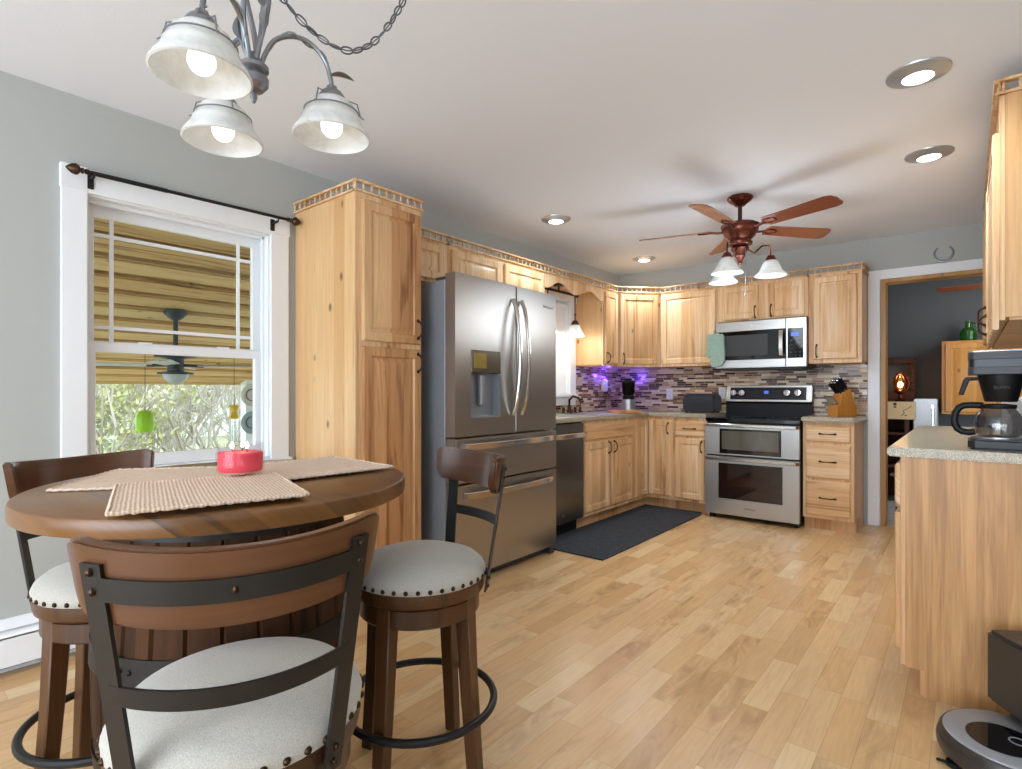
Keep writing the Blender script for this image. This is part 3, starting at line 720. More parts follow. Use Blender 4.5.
m = MB(); m.box(W-.122, W-.06, -.003, -.002, .265, .295); build('clock_display', m, M['screen'], CPm)
m = MB()
for i in range(3):
    for j in range(5): m.box(W-.125+i*.034, W-.113+i*.034, -.003, -.002, .09+j*.033, .097+j*.033)
build('key_marks', m, M['greym'], CPm)
text('logo', 'Whirlpool', .024, Matrix.Translation((.36, -.0008, .38)) @ RX, M['whitep'], D)
# oven mitt
t = thing('oven_mitt', 'sage green oven mitt hanging on the left end of the microwave', 'oven mitt', (-1.86, 5.225, 1.375), 0)
out = [(.03, .0), (.075, -.002), (.12, .012), (.145, .05), (.150, .12), (.142, .20), (.138, .285), (.128, .30), (.0, .30), (-.012, .29), (-.012, .21), (-.015, .16), (-.022, .12), (-.018, .095), (.0, .088), (.018, .10), (.022, .115), (.02, .07), (.018, .03)]
m = MB(); m.prism([(a-.02, b) for a, b in out], -.03, .005, 'y', .012, 3); build('mitt_body', m, M['mitt'], t, 60)
m = MB(); m.box(-.034, .112, -.034, .009, .27, .305, .008, 2); build('cuff', m, M['mitt'], t)
m = MB(); m.tube([(.03, -.012, .30), (.022, -.012, .33), (.035, -.012, .345), (.048, -.012, .33), (.04, -.012, .30)], .003, 6); build('hanging_loop', m, M['mitt'], t)

# ------------------------------------------------------------------ things on the counters
def outlet(x, y, z, rot, label, rocker=False, grp=None):
    t = thing('wall_outlet', label, 'outlet', (x, y, z), rot)
    m = MB(); m.box(-.036, .036, -.006, 0, -.058, .058, .003, 2); P_ = build('cover_plate', m, M['whitep'], t)
    for zz in (-.022, .022):
        m = MB(); m.box(-.016, .016, -.009, -.005, zz-.014, zz+.014, .004, 2); k = build('socket', m, M['white'], t)
        m = MB(); m.box(-.008, -.005, -.0095, -.0088, zz-.003, zz+.007); m.box(.005, .008, -.0095, -.0088, zz-.003, zz+.007); build('slots', m, M['black'], k)
    return t
outlet(-2.455, BW-.009, 1.118, 0, 'white wall outlet on the mosaic tile left of the toaster')
outlet(-1.90, BW-.009, 1.13, 0, 'white wall outlet on the mosaic tile partly behind the range back')
outlet(-.80, BW-.009, 1.08, 0, 'white wall outlet on the mosaic tile behind the knife block')
# plug-in light
t = thing('plug_in_light', 'white plug-in unit throwing blue light on the corner tile', 'night light', (LW+.01, 5.24, 1.20), 90)
m = MB(); m.box(-.04, .04, -.05, 0, -.055, .075, .012, 3); build('housing', m, M['whitep'], t)
m = MB(); m.box(-.03, .03, -.04, -.006, .076, .084, .003); build('light_strip', m, M['led'], t)
l = bpy.data.lights.new('blue_glow', 'POINT'); l.energy = 1.5; l.color = (.12, .06, 1); l.shadow_soft_size = .02
lo = bpy.data.objects.new('blue_glow', l); COL.objects.link(lo); lo.location = (LW+.09, 5.23, 1.32)
l = bpy.data.lights.new('blue_glow_corner', 'POINT'); l.energy = .45; l.color = (.12, .06, 1); l.shadow_soft_size = .02
lo = bpy.data.objects.new('blue_glow_corner', l); COL.objects.link(lo); lo.location = (-2.80, 5.60, 1.28)

# faucet and sink bottles
t = thing('faucet', 'dark bronze kitchen faucet behind the sink', 'faucet', (-2.93, 4.43, CT))
m = MB(); m.lathe([(.03, 0), (.028, .01), (.018, .03), (.02, .06), (.014, .08), (0, .085)], seg=16); m.tube([(0, 0, .06), (0, 0, .13), (.04, 0, .165), (.10, 0, .15), (.13, 0, .11)], .011, 8); build('spout', m, M['bronze'], t)
for s_ in (-.1, .1):
    m = MB(); m.lathe([(.024, 0), (.022, .008), (.012, .02), (.016, .05), (.01, .06), (0, .062)], (0, s_, 0), 14); m.tube([(0, s_, .05), (.01, s_*1.5, .075)], .006, 6); build('tap_handle', m, M['bronze'], t)
t = thing('soap_dispenser', 'small dark soap dispenser standing right of the faucet', 'soap dispenser', (-2.93, 4.62, CT))
m = MB(); m.lathe([(.022, 0), (.02, .01), (.012, .03), (.012, .06), (0, .062)], seg=14); build('body', m, M['bronze'], t)
m = MB(); m.tube([(0, 0, .06), (0, 0, .095), (.03, 0, .10)], .006, 6); build('pump', m, M['bronze'], t)
t = thing('sink', 'drop-in kitchen sink with pale rim below the faucet', 'sink', (-2.72, 4.25, CT))
m = MB(); m.box(-.22, .21, -.36, -.33, -.003, .006, .002); m.box(-.22, .21, .33, .36, -.003, .006, .002); m.box(-.22, -.19, -.33, .33, -.003, .006, .002); m.box(.18, .21, -.33, .33, -.003, .006, .002); build('rim', m, M['nickel'], t)
m = MB(); m.box(-.19, .18, -.33, .33, 0, .001); build('basin', m, M['steelh'], t)

# blender
t = thing('blender', 'silver and dark countertop blender standing in the corner', 'blender', (-2.70, 5.18, CT), 20)
m = MB(); m.lathe([(.072, 0), (.07, .01), (.062, .12), (.058, .13), (0, .13)], seg=24, wob=lambda a: 1+.06*math.cos(4*a)); build('motor_base', m, M['nickel'], t)
m = MB(); m.lathe([(.056, .13), (.06, .135), (.06, .165), (.052, .17), (0, .17)], seg=24); build('collar', m, M['black'], t)
m = MB(); m.lathe([(.050, .17), (.062, .20), (.068, .30), (.066, .30), (.060, .20), (.048, .174)], seg=24, close=True); build('jar', m, m_glass('smoky_jar_glass', '#7c7c8c'), t)
m = MB(); m.lathe([(.069, .30), (.069, .315), (.04, .325), (.03, .345), (0, .345)], seg=24); build('lid', m, M['black'], t)
# cutting board
t = thing('cutting_board', 'striped wooden cutting board lying on the counter before the blender', 'cutting board', (-2.66, 4.98, CT), 38)
m = MB(); m.box(-.13, .13, -.30, .22, 0.002, .026, .006, 2); m.box(-.03, .03, -.36, -.29, .002, .026, .006, 2); build('board', m, M['board'], t)
# toaster under cover
t = thing('covered_toaster', 'wide toaster under a black quilted cover left of the range', 'toaster', (-2.03, 5.47, CT), 0)
prof = [(-.105, .01), (-.11, .13), (-.095, .17), (-.06, .19), (.05, .19), (.085, .17), (.10, .13), (.10, .01)]
m = MB(); m.prism(prof, -.17, .15, 'x', .018, 3); build('cover', m, M['cover'], t, 60)
m = MB()
for sx_ in (-.14, .12):
    for sy_ in (-.08, .07): m.lathe([(.012, 0), (.012, .012), (0, .012)], (sx_, sy_, 0), 10)
build('feet', m, M['black'], t)
# knife block
t = thing('knife_block', 'slanted wooden knife block with black-handled knives beside the range', 'knife block', (-.845, 5.38, CT), -40)
m = MB(); m.prism([(-.10, 0), (.09, 0), (.09, .07), (.03, .235), (-.05, .19), (-.07, .10), (-.10, .10)], .0, .10, 'x', .004)
build('block', m, M['knifew'], t)
# tilt knives: leaning toward front
dv = Vector((0, -.62, .8)).normalized()
for r_ in range(3):
    for c_ in range(3):
        p = Vector((.02+c_*.03, -.035+r_*.026, .19+r_*.02)); m = MB()
        m.tube([p, p+dv*.115], [.009, .011], 8, flat=(1.3, .8)); k = build('knife_handle', m, M['black'], t)
        m = MB(); m.ball(p+dv*.116, .010, u=8, v=6); m.ball(p+dv*.01, .009, u=8, v=6); build('bolster', m, M['chrome'], k)
for c_ in range(6):
    p = Vector((.01+c_*.016, -.085, .10)); m = MB(); m.tube([p, p+dv*.09], .006, 8); build('steak_knife_handle', m, M['chrome'], t)

# white canister behind coffee maker
t = thing('canister', 'tall white canister standing behind the coffee carafe', 'canister', (.185, 3.0, CT))
m = MB(); m.lathe([(0, 0), (.075, 0), (.078, .01), (.078, .16), (.07, .165)], seg=28); build('body', m, M['whitep'], t)
m = MB(); m.lathe([(.08, .162), (.08, .18), (.02, .188), (.018, .20), (0, .20)], seg=28); build('lid', m, M['whitep'], t)
# coffee maker
t = thing('coffee_maker', 'dark grey drip coffee maker with glass carafe on the right counter', 'coffee maker', (.0, 2.64, CT), 0)
m = MB(); m.prism([(.02, 0), (.33, 0), (.34, .01), (.34, .19), (.33, .20), (.02, .20), (.0, .18), (.0, .02)], .0, .040, 'z', .008, 3); build('base', m, M['charcoal'], t)
m = MB(); m.lathe([(0, .040), (.07, .040), (.07, .045), (0, .045)], (.088, .10, 0), 28); build('warming_plate', m, M['nickel'], t)
m = MB(); m.box(.19, .34, .01, .19, .03, .29, .008, 2); build('tower', m, M['greym'], t)
def rrect(x0_, x1_, y0_, y1_, r_):
    o_ = []
    for cx_, cy_, a0_ in ((x1_-r_, y1_-r_, 0), (x0_+r_, y1_-r_, 90), (x0_+r_, y0_+r_, 180), (x1_-r_, y0_+r_, 270)):
        for q_ in range(6): o_.append((cx_+r_*math.cos(R(a0_+q_*18)), cy_+r_*math.sin(R(a0_+q_*18))))
    return o_
m = MB(); m.prism(rrect(0, .34, 0, .20, .022), .275, .303, 'z', .002); m.prism(rrect(0, .34, 0, .20, .022), .329, .357, 'z', .003); tp = build('top_housing', m, M['greym'], t)
m = MB(); m.prism(rrect(.0015, .3385, .0015, .1985, .021), .302, .330, 'z'); build('dark_band', m, plain('blue_black_band', '#14151c', .3), tp)
m = MB(); m.prism(rrect(.003, .337, .003, .197, .02), .357, .362, 'z', .002); build('lid', m, M['nickel'], tp)
m = MB(); m.lathe([(0, .175), (.045, .175), (.048, .18), (.068, .272), (.068, .276), (0, .276)], (.095, .10, 0), 32); bk = build('filter_basket', m, M['black'], t)
m = MB(); m.prism([(-.005, .268), (.035, .268), (.035, .256), (.005, .254), (-.012, .200), (-.028, .200), (-.014, .256)], .085, .115, 'y', .003); build('basket_handle', m, M['black'], bk)
text('lettering', 'BUNN', .016, Matrix.Translation((.095, .036, .228)) @ Matrix.Rotation(R(101), 4, 'X'), M['vdark'], bk)
m = MB(); m.lathe([(0, .046), (.055, .046), (.066, .055), (.070, .085), (.066, .125), (.05, .148), (.048, .155), (.046, .155), (.048, .147), (.064, .124), (.068, .085), (.064, .057), (.054, .048), (0, .048)], (.088, .10, 0), 36); cf = build('carafe', m, m_glass('carafe_glass', '#dcdcde', base=.07), t)
m = MB(); m.lathe([(.05, .15), (.052, .153), (.052, .164), (.02, .168), (0, .168)], (.088, .10, 0), 28); build('carafe_lid', m, M['black'], cf)
m = MB(); m.tube([(.045, .10, .160), (.01, .10, .162), (-.012, .10, .160), (-.027, .10, .150), (-.036, .10, .132), (-.040, .10, .11), (-.038, .10, .088), (-.030, .10, .070), (-.016, .10, .060), (.002, .10, .058), (.022, .10, .062)], .0125, 12, flat=(1, .9)); build('carafe_handle', m, M['black'], cf)
text('lettering', 'BUNN', .014, Matrix.Translation((.088, .029, .09)) @ RX, M['whitep'], cf)

# ------------------------------------------------------------------ rug
m = MB(); m.prism([(-2.30, 3.285), (-1.903, 3.285), (-1.90, 5.05), (-1.93, 5.165), (-2.505, 5.165), (-2.505, 3.95), (-2.49, 3.285)], .001, .011, 'z', .003)
tag(build('floor_mat', m, M['rug']), 'charcoal grey carpet runner on the floor before the sink cabinets', 'rug')

# ------------------------------------------------------------------ barrel table
TX, TY = -1.454, .6435
t = thing('barrel_table', 'round wooden pub table on an oak barrel base beside the window', 'table', (TX, TY, 0))
def brad(z): 
    u = z/.885; return .235+(.262-.235)*u + .044*math.sin(math.pi*u)
m = MB(); ns = 26; seg = ns*12
def wob(a):
    fr = (a/(2*math.pi)*ns) % 1; return 1-.022*(1 if (fr < .02 or fr > .98) else 0) - .004*abs(fr-.5)
m.lathe([(0, .01)]+[(brad(z), z) for z in [i*.881/16 for i in range(17)]]+[(0, .881)], seg=seg, wob=wob); build('staves', m, M['stave'], t, 30)
for (a, b) in ((.03, .075), (.31, .355), (.545, .60), (.835, .878)):
    m = MB(); m.lathe([(brad(a)+.001, a), (brad(a)+.004, a), (brad(b)+.004, b), (brad(b)+.001, b)], seg=64, close=True)
    for k in (0, 1): m.ball(((brad((a+b)/2)+.004)*math.cos(-1.2+k*.08), (brad((a+b)/2)+.004)*math.sin(-1.2+k*.08), (a+b)/2), .006, u=8, v=6)
    build('hoop', m, M['iron'], t)
m = MB(); m.lathe([(0, .882), (.42, .882), (.430, .884), (.432, .888), (.432, .914), (.430, .919), (.425, .922), (0, .922)], seg=96); build('table_top', m, M['ttop'], t)
def mat_(cx, cy, L_, W_, ang, z, lab):
    mb = MB(); nx, ny = 30, 22
    T = Matrix.Translation((0, 0, 0))
    o_ = thing('placemat', lab, 'placemat', (cx, cy, z), ang, 'braided jute placemats on the barrel table')
    mb.box(-L_/2, L_/2, -W_/2, W_/2, 0, .004, .0015); build('weave', mb, M['jute'], o_)
    e = MB()
    per = []
    for i in range(60): per.append((-L_/2+L_*i/60, -W_/2))
    for i in range(44): per.append((L_/2, -W_/2+W_*i/44))
    for i in range(60): per.append((L_/2-L_*i/60, W_/2))
    for i in range(44): per.append((-L_/2, W_/2-W_*i/44))
    e.tube([(a, b, .003+.001*math.sin(i*1.9)) for i, (a, b) in enumerate(per)], [.0035+.0012*(i % 2) for i in range(len(per))], 6, closed=True); build('braided_edge', e, M['jute'], o_)
mat_(-1.612, .55, .38, .33, 52, .923, 'woven jute placemat at the left side of the barrel table')
mat_(-1.46, .86, .34, .33, 86, .9285, 'woven jute placemat at the far right of the barrel table near the pantry')
mat_(-1.264, .506, .348, .335, -17, .934, 'woven jute placemat nearest the camera, in front of the candle')
t = thing('candle_jar', 'red three-wick candle in a clear glass jar on the barrel table', 'candle', (-1.432, .652, .9405))
m = MB(); m.lathe([(0, 0), (.050, 0), (.056, .006), (.057, .05), (.053, .062), (.054, .066), (.054, .076), (.051, .076), (.050, .062), (.053, .05), (.052, .008), (0, .006)], seg=40); build('glass_jar', m, M['jar'], t)
m = MB(); m.lathe([(0, .0065), (.050, .0065), (.0524, .012), (.0528, .052), (.050, .055), (0, .055)], seg=36); wx = build('wax', m, M['wax'], t)
for a in range(3):
    x_, y_ = .02*math.cos(a*2.1+.4), .02*math.sin(a*2.1+.4)
    m = MB(); m.tube([(x_, y_, .054), (x_, y_, .064)], .0012, 6); wk = build('wick', m, M['ink'], wx)
    m = MB(); m.lathe([(0, .062), (.004, .067), (.0045, .071), (0, .082)], (x_, y_, 0), 10); build('flame', m, M['wicks'], wk)

# ------------------------------------------------------------------ bar stools
def make_stool(loc, seatrot, legrot, label):
    t = thing('bar_stool', label, 'stool', loc, seatrot, 'swivel bar stools around the barrel table')
    da = R(legrot-seatrot)
    for k in range(4):
        a = da + R(45) + k*math.pi/2
        def P_(r, u, v, z): # u radial, v tangential
            return Vector(((r+u)*math.cos(a)-v*math.sin(a), (r+u)*math.sin(a)+v*math.cos(a), z))
        m = MB(); vs = []
        for (r, z, h) in ((.196, 0, .019), (.172, .30, .021), (.158, .545, .024)):
            vs.append([m.bm.verts.new(P_(r, u*h, v*h, z)) for u, v in ((-1,-1),(1,-1),(1,1),(-1,1))])
        for A_, B_ in zip(vs, vs[1:]): rect_ring(m.bm, A_, B_)
        m.bm.faces.new(vs[0][::-1]); m.bm.faces.new(vs[-1])
        bmesh.ops.bevel(m.bm, geom=[e for e in m.bm.edges], offset=.003, segments=1, affect='EDGES')
        build('leg', m, M['walnut'], t)
    m = MB(); n_ = 56
    m.tube([(.228*math.cos(2*math.pi*i/n_), .228*math.sin(2*math.pi*i/n_), .205) for i in range(n_)], .0115, 10, closed=True)
    build('foot_ring', m, M['blackm'], t)
    m = MB(); m.lathe([(0, .485), (.178, .485), (.183, .490), (.183, .538), (.178, .541), (0, .541)], seg=56); build('apron', m, M['walnut'], t)
    m = MB(); m.lathe([(0, .543), (.186, .543), (.196, .550), (.200, .565), (.200, .585), (.195, .590), (0, .590)], seg=56); build('swivel_seat_frame', m, M['walnut'], t)
    m = MB(); m.lathe([(.196, .583), (.202, .592), (.203, .605), (.196, .622), (.175, .640), (.13, .655), (.07, .663), (0, .665)], seg=56); cu = build('cushion', m, M['linen'], t, 60)
    for k in range(38):
        a = 2*math.pi*k/38; m = MB(); m.ball((0, 0, 0), .0068, (1, 1, 1), 8, 6)
        nh = build('nailhead', m, M['nail'], cu) if k == 0 else nh.copy()
        if k: COL.objects.link(nh)
        nh.location = (.2015*math.cos(a), .2015*math.sin(a), .597)
    # back frame: posts and two curved bars
    def rad(z): return .207+(z-.56)/(.95-.56)*.060
    h = R(40)
    m = MB()
    for sg in (-1, 1):
        zs = [.545, .60, .66, .72, .78, .84, .90, .926]
        rings = []
        for z in zs:
            r_ = rad(z); wv = .066/2 if z < .6 else .034/2
            wv = .017
            aa = sg*h; da_ = wv/r_
            rings.append([m.bm.verts.new((rr*math.cos(q), rr*math.sin(q), z)) for rr, q in ((r_, aa-da_), (r_+.006, aa-da_), (r_+.006, aa+da_), (r_, aa+da_))])
        for A_, B_ in zip(rings, rings[1:]): rect_ring(m.bm, A_, B_)
        m.bm.faces.new(rings[0][::-1]); m.bm.faces.new(rings[-1])
    for (zl, zh) in ((.876, .909), (.727, .756)):
        rl, rh = rad(zl)+.0005, rad(zh)+.0005
        m.sweep_arc(-h, h, 28, lambda t_: (zl-.006*math.sin(math.pi*t_), zh-.006*math.sin(math.pi*t_), 0, rh-rl), rl, rl+.0055)
    bf = build('back_frame', m, M['blackm'], t, 30)
    for sg in (-1, 1):
        for z, off in ((.915, .0), (.888, .0), (.560, 0), (.585, 0)):
            r_ = rad(z)+.0065; m = MB(); m.ball((r_*math.cos(sg*h), r_*math.sin(sg*h), z), .006, (.8, .8, 1), 8, 6); build('bolt', m, M['nail'], bf)
    r_ = rad(.887)+.0065; m = MB(); m.ball((r_, 0, .887), .006, (.7, .7, 1), 8, 6)
    build('bolt', m, M['nail'], bf)
    # wooden rail (inside the frame)
    def zf(t_):
        e = abs(2*t_-1); k = max(0, (e-.86)/.14); k = k*k
        lo, hi = .847-.014*math.sin(math.pi*t_)+.030*k, .957-.014*math.sin(math.pi*t_)-.012*k
        return (lo, hi, 0, rad(hi)-rad(lo))
    h2 = R(54); rl = rad(.850)-.0235
    m = MB(); m.sweep_arc(-h2, h2, 40, zf, rl, rl+.022)
    bmesh.ops.bevel(m.bm, geom=[e for e in m.bm.edges if len(e.link_faces) == 2 and e.calc_face_angle(0) > 1.0], offset=.004, segments=2, affect='EDGES')
    build('backrest', m, M['walnutx'], t, 40)
    return t
st = make_stool((-1.306, 1.142, 0), 71, 0, 'bar stool in front of the refrigerator, seen side-on with empty seat')
def place_stool(loc, seatrot, label):
    return dup(st, loc, seatrot, label)
# leg orientation of the first stool: world angle of legs = 20+39.5+45k
for k, ch in enumerate([c for c in st.children if c.name.startswith('leg')]): ch.rotation_euler = (0, 0, R(59.5-90))
s2 = place_stool((-.985, .452, 0), -26.5, 'bar stool nearest the camera with its black-framed back turned to the viewer')
s3 = place_stool((-1.924, .527, 0), 197, 'bar stool on the far left between the barrel table and the wall heater')
for s_, base_rot in ((s2, -26.5), (s3, 197)):
    for ch in s_.children:
        if ch.name.startswith('leg'): ch.rotation_euler = (0, 0, R(59.5-90+71-base_rot))

# ------------------------------------------------------------------ chandelier
t = thing('chandelier', 'pewter vine chandelier with three white glass bell shades above the table', 'chandelier', (-1.253, .600, .018))
m = MB(); m.lathe([(0, 1.785), (.004, 1.788), (.008, 1.80), (.005, 1.812), (.020, 1.815), (.031, 1.828), (.032, 1.843), (.024, 1.856), (.032, 1.861), (.032, 1.870), (.018, 1.880), (.010, 1.90), (0, 1.90)], seg=28); build('hub', m, M['pewter'], t)
m = MB()
for k in range(3):
    a0 = k*2.1; pts = []
    for i in range(24):
        u = i/23; z = 1.88+.36*u; rr = .006+.022*math.sin(math.pi*u)+.004; a = a0+2.6*u
        pts.append((rr*math.cos(a), rr*math.sin(a), z))
    m.tube(pts, [.007-.002*(i/23) for i in range(24)], 8)
m.tube([(0, 0, 2.22), (0, 0, 2.26)], .008, 8); m.tube([(.014*math.cos(q), 0, 2.275+.014*math.sin(q)) for q in [i*math.pi/6 for i in range(12)]], .003, 6, closed=True)
stem = build('stem', m, M['pewter'], t)
def leaf(base_, direc, L_, W_, up=(0,0,1)):
    d = Vector(direc).normalized(); u = Vector(up); s__ = d.cross(u).normalized(); n_ = s__.cross(d)
    mb = MB(); rows = []
    for i in range(9):
        q = i/8; w__ = W_*math.sin(math.pi*min(1, q*1.0))**.8*(1-.35*q); c = Vector(base_)+d*(L_*q)+n_*(.25*L_*math.sin(math.pi*q)*.35)
        rows.append([mb.bm.verts.new(c-s__*w__/2+n_*w__*.18), mb.bm.verts.new(c), mb.bm.verts.new(c+s__*w__/2+n_*w__*.18)])
    for A_, B_ in zip(rows, rows[1:]):
        for k in range(2): mb.bm.faces.new([A_[k], A_[k+1], B_[k+1], B_[k]])
    bmesh.ops.remove_doubles(mb.bm, verts=mb.bm.verts[:], dist=1e-5)
    r = bmesh.ops.solidify(mb.bm, geom=mb.bm.faces[:], thickness=.0015)
    return mb
cs, sn = math.cos(R(39.5)), math.sin(R(39.5))
def cw(l_, d_): return Vector((cs*l_-sn*d_, sn*l_+cs*d_, 0))   # view-right / view-forward to world directions, for the tilt of the arms
for k, ang in enumerate((-97, 33, 138)):
    dv_ = cw(math.cos(R(ang)), math.sin(R(ang))); tv = Vector((-dv_.y, dv_.x, 0))
    ctrl = [(.014, 1.862), (.022, 1.90), (.045, 1.945), (.085, 1.968), (.125, 1.965), (.158, 1.935), (.172, 1.895), (.175, 1.870)]
    pts = [dv_*r_ + Vector((0, 0, z)) for r_, z in ctrl]
    P2 = []
    for i in range(len(pts)-1):
        for q in range(4):
            p0, p1, p2, p3 = pts[max(0, i-1)], pts[i], pts[i+1], pts[min(len(pts)-1, i+2)]; u = q/4
            P2.append(.5*((2*p1)+(p2-p0)*u+(2*p0-5*p1+4*p2-p3)*u*u+(3*p1-p0-3*p2+p3)*u**3))
    P2.append(pts[-1])
    m = MB(); m.tube(P2, .0055, 8)
    m.tube([p + tv*(.009*math.cos(i*.75)) + Vector((0, 0, .009*math.sin(i*.75))) for i, p in enumerate(P2)], .0022, 6)
    c = dv_*.175
    m.lathe([(.0, 1.878), (.012, 1.876), (.014, 1.868), (.024, 1.862), (.032, 1.850), (.034, 1.838), (0, 1.838)], (c.x, c.y, 0), 20)
    arm = build('arm', m, M['pewter'], t)
    lm = leaf(dv_*.165+Vector((0, 0, 1.90)), dv_*1.0+Vector((0, 0, .12)), .065, .028); build('leaf', lm, M['pewter'], arm)
    m = MB(); prof = [(.030, 1.842), (.040, 1.840), (.052, 1.830), (.060, 1.812), (.062, 1.803), (.068, 1.800), (.069, 1.792), (.074, 1.782), (.085, 1.767), (.091, 1.756), (.092, 1.751)]
    inner = [(r_-.004, z-.002) for r_, z in prof[::-1]]
    m.lathe(prof+inner, (c.x, c.y, 0), 48, close=True); sh = build('glass_shade', m, M['frost'], arm, 60)
    m = MB(); m.tube([(c.x+.064*math.cos(2*math.pi*i/40), c.y+.064*math.sin(2*math.pi*i/40), 1.812) for i in range(40)], .0018, 6, closed=True)
    for i in range(3):
        a = i*2.09+k; m.tube([(c.x+.036*math.cos(a), c.y+.036*math.sin(a), 1.848), (c.x+.060*math.cos(a), c.y+.060*math.sin(a), 1.842), (c.x+.068*math.cos(a), c.y+.068*math.sin(a), 1.812), (c.x+.076*math.cos(a), c.y+.076*math.sin(a), 1.806)], .0018, 6)
    build('shade_wire', m, M['pewter'], sh)
    m = MB(); m.ball((c.x, c.y, 1.779), .026, (1, 1, 1.05)); m.lathe([(.013, 1.80), (.013, 1.838), (0, 1.838)], (c.x, c.y, 0), 14); build('bulb', m, M['bulb'], arm)
for (l_, d_, z0_, z1_) in ((-.03, 0, 1.93, 1.985), (.028, -.01, 1.95, 2.0), (.01, .02, 2.02, 2.08), (-.02, -.02, 2.06, 2.12)):
    b_ = cw(l_, d_); m = MB(); m.tube([(b_.x*.2, b_.y*.2, 1.88), (b_.x*.7, b_.y*.7, (1.88+z0_)/2), (b_.x, b_.y, z0_)], .003, 6)
    s__ = build('leaf_stem', m, M['pewter'], stem)
    build('leaf', leaf((b_.x, b_.y, z0_), (b_.x*.3, b_.y*.3, .06), .055, .026, up=(dv_.x, dv_.y, 0)), M['pewter'], s__)
# ceiling hook chains
def links(path, L_, wdt, r_):
    """chain links along a polyline"""
    m = MB(); d = [0]
    for a, b in zip(path, path[1:]): d.append(d[-1]+(b-a).length)
    tot = d[-1]; n_ = int(tot/(L_-2*r_*1.3)); 
    def at(s__):
        for i in range(len(d)-1):
            if d[i+1] >= s__: return path[i].lerp(path[i+1], (s__-d[i])/(d[i+1]-d[i]+1e-9))
        return path[-1]
    for k in range(n_):
        s0 = tot*(k+.5)/n_; c = at(s0); t_ = (at(min(tot, s0+.005))-at(max(0, s0-.005))).normalized()
        side = t_.orthogonal().normalized(); side.rotate(Matrix.Rotation(k*R(80)+random.uniform(-.5, .5), 3, t_))
        pts = []
        for i in range(12):
            a = 2*math.pi*i/12; pts.append(c + t_*(L_/2-r_)*math.cos(a)*(1.0) + side*(wdt/2-r_)*math.sin(a))
        m.tube(pts, r_, 5, closed=True)
    m.tube(path[::2]+[path[-1]], .0016, 5)
    return m
Av = Vector((0, 0, 2.29)); Bv = cw(.385, .24)+Vector((0, 0, 2.435)); path = []
for i in range(61):
    s_ = .454*i/60; z = 1.974+(3.9 if s_ < .2 else 7.2)*(s_-.2)**2
    if s_ < .03: z += (.03-s_)*4.2
    p = cw(.385, .24)*(s_/.454); path.append(Vector((p.x, p.y, z)))
build('swag_chain', links(path, .034, .019, .0021), plain('dark_pewter_chain', '#66676b', .4, .8), t)
build('hanging_chain', links([Vector((0, 0, 2.28+.135*i/10)) for i in range(11)], .034, .019, .0021), M['pewter'], t)
m = MB(); m.lathe([(0, 2.40), (.02, 2.402), (.055, 2.418), (.06, 2.43), (0, 2.43)], seg=28); build('canopy', m, M['pewter'], t)
m = MB(); b_ = cw(.385, .24); m.lathe([(0, 2.395), (.008, 2.40), (.014, 2.425), (.02, 2.43), (0, 2.43)], (b_.x, b_.y, 0), 16); build('ceiling_hook', m, M['pewter'], t)

# ------------------------------------------------------------------ ceiling fan
t = thing('ceiling_fan', 'copper and cherry five-blade ceiling fan with three glass lights', 'ceiling fan', (-1.186, 3.87, 0))
m = MB(); m.lathe([(0, CH), (.078, CH), (.082, CH-.012), (.07, CH-.03), (.045, CH-.048), (.03, CH-.062), (0, CH-.062)], seg=36); build('canopy', m, M['copper'], t)
m = MB(); m.tube([(0, 0, CH-.06), (0, 0, 2.28)], .014, 14); build('downrod', m, M['bronze'], t)
m = MB(); m.lathe([(0, 2.305), (.03, 2.30), (.07, 2.288), (.118, 2.270), (.124, 2.260), (.116, 2.25), (.118, 2.235), (.10, 2.20), (.068, 2.165), (.07, 2.155), (.08, 2.15), (.076, 2.135), (.05, 2.125), (.058, 2.11), (.05, 2.10), (.034, 2.07), (.036, 2.06), (.026, 2.05), (.014, 2.02), (.016, 2.012), (.006, 1.995), (0, 1.985)], seg=40, wob=lambda a: 1+.02*math.cos(10*a)); build('motor_housing', m, M['copper'], t)
for k in range(5):
    a = R(-22+72*k); Rz = Matrix.Rotation(a, 4, 'Z') @ Matrix.Translation((0, 0, 2.245)) @ Matrix.Rotation(R(-13), 4, 'X')
    m = MB(); pts = [(.20, -.055), (.62, -.068), (.655, -.055), (.672, -.02), (.672, .04), (.655, .062), (.62, .07), (.20, .055), (.185, .03), (.185, -.03)]
    m.prism(pts, -.004, .003, 'z', .0015, M=Rz); bl = build('blade', m, M['fanwood'], t)
    m = MB(); m.tube([Rz @ Vector(p) for p in [(.09, 0, -.012), (.14, 0, -.014), (.185, 0, -.006)]], .012, 8, flat=(.6, 1.3))
    m.tube([Rz @ Vector((.225+.045*math.cos(q), .028*math.sin(q), -.008)) for q in [i*math.pi/8 for i in range(16)]], .0055, 8, closed=True); build('blade_bracket', m, M['copper'], bl)
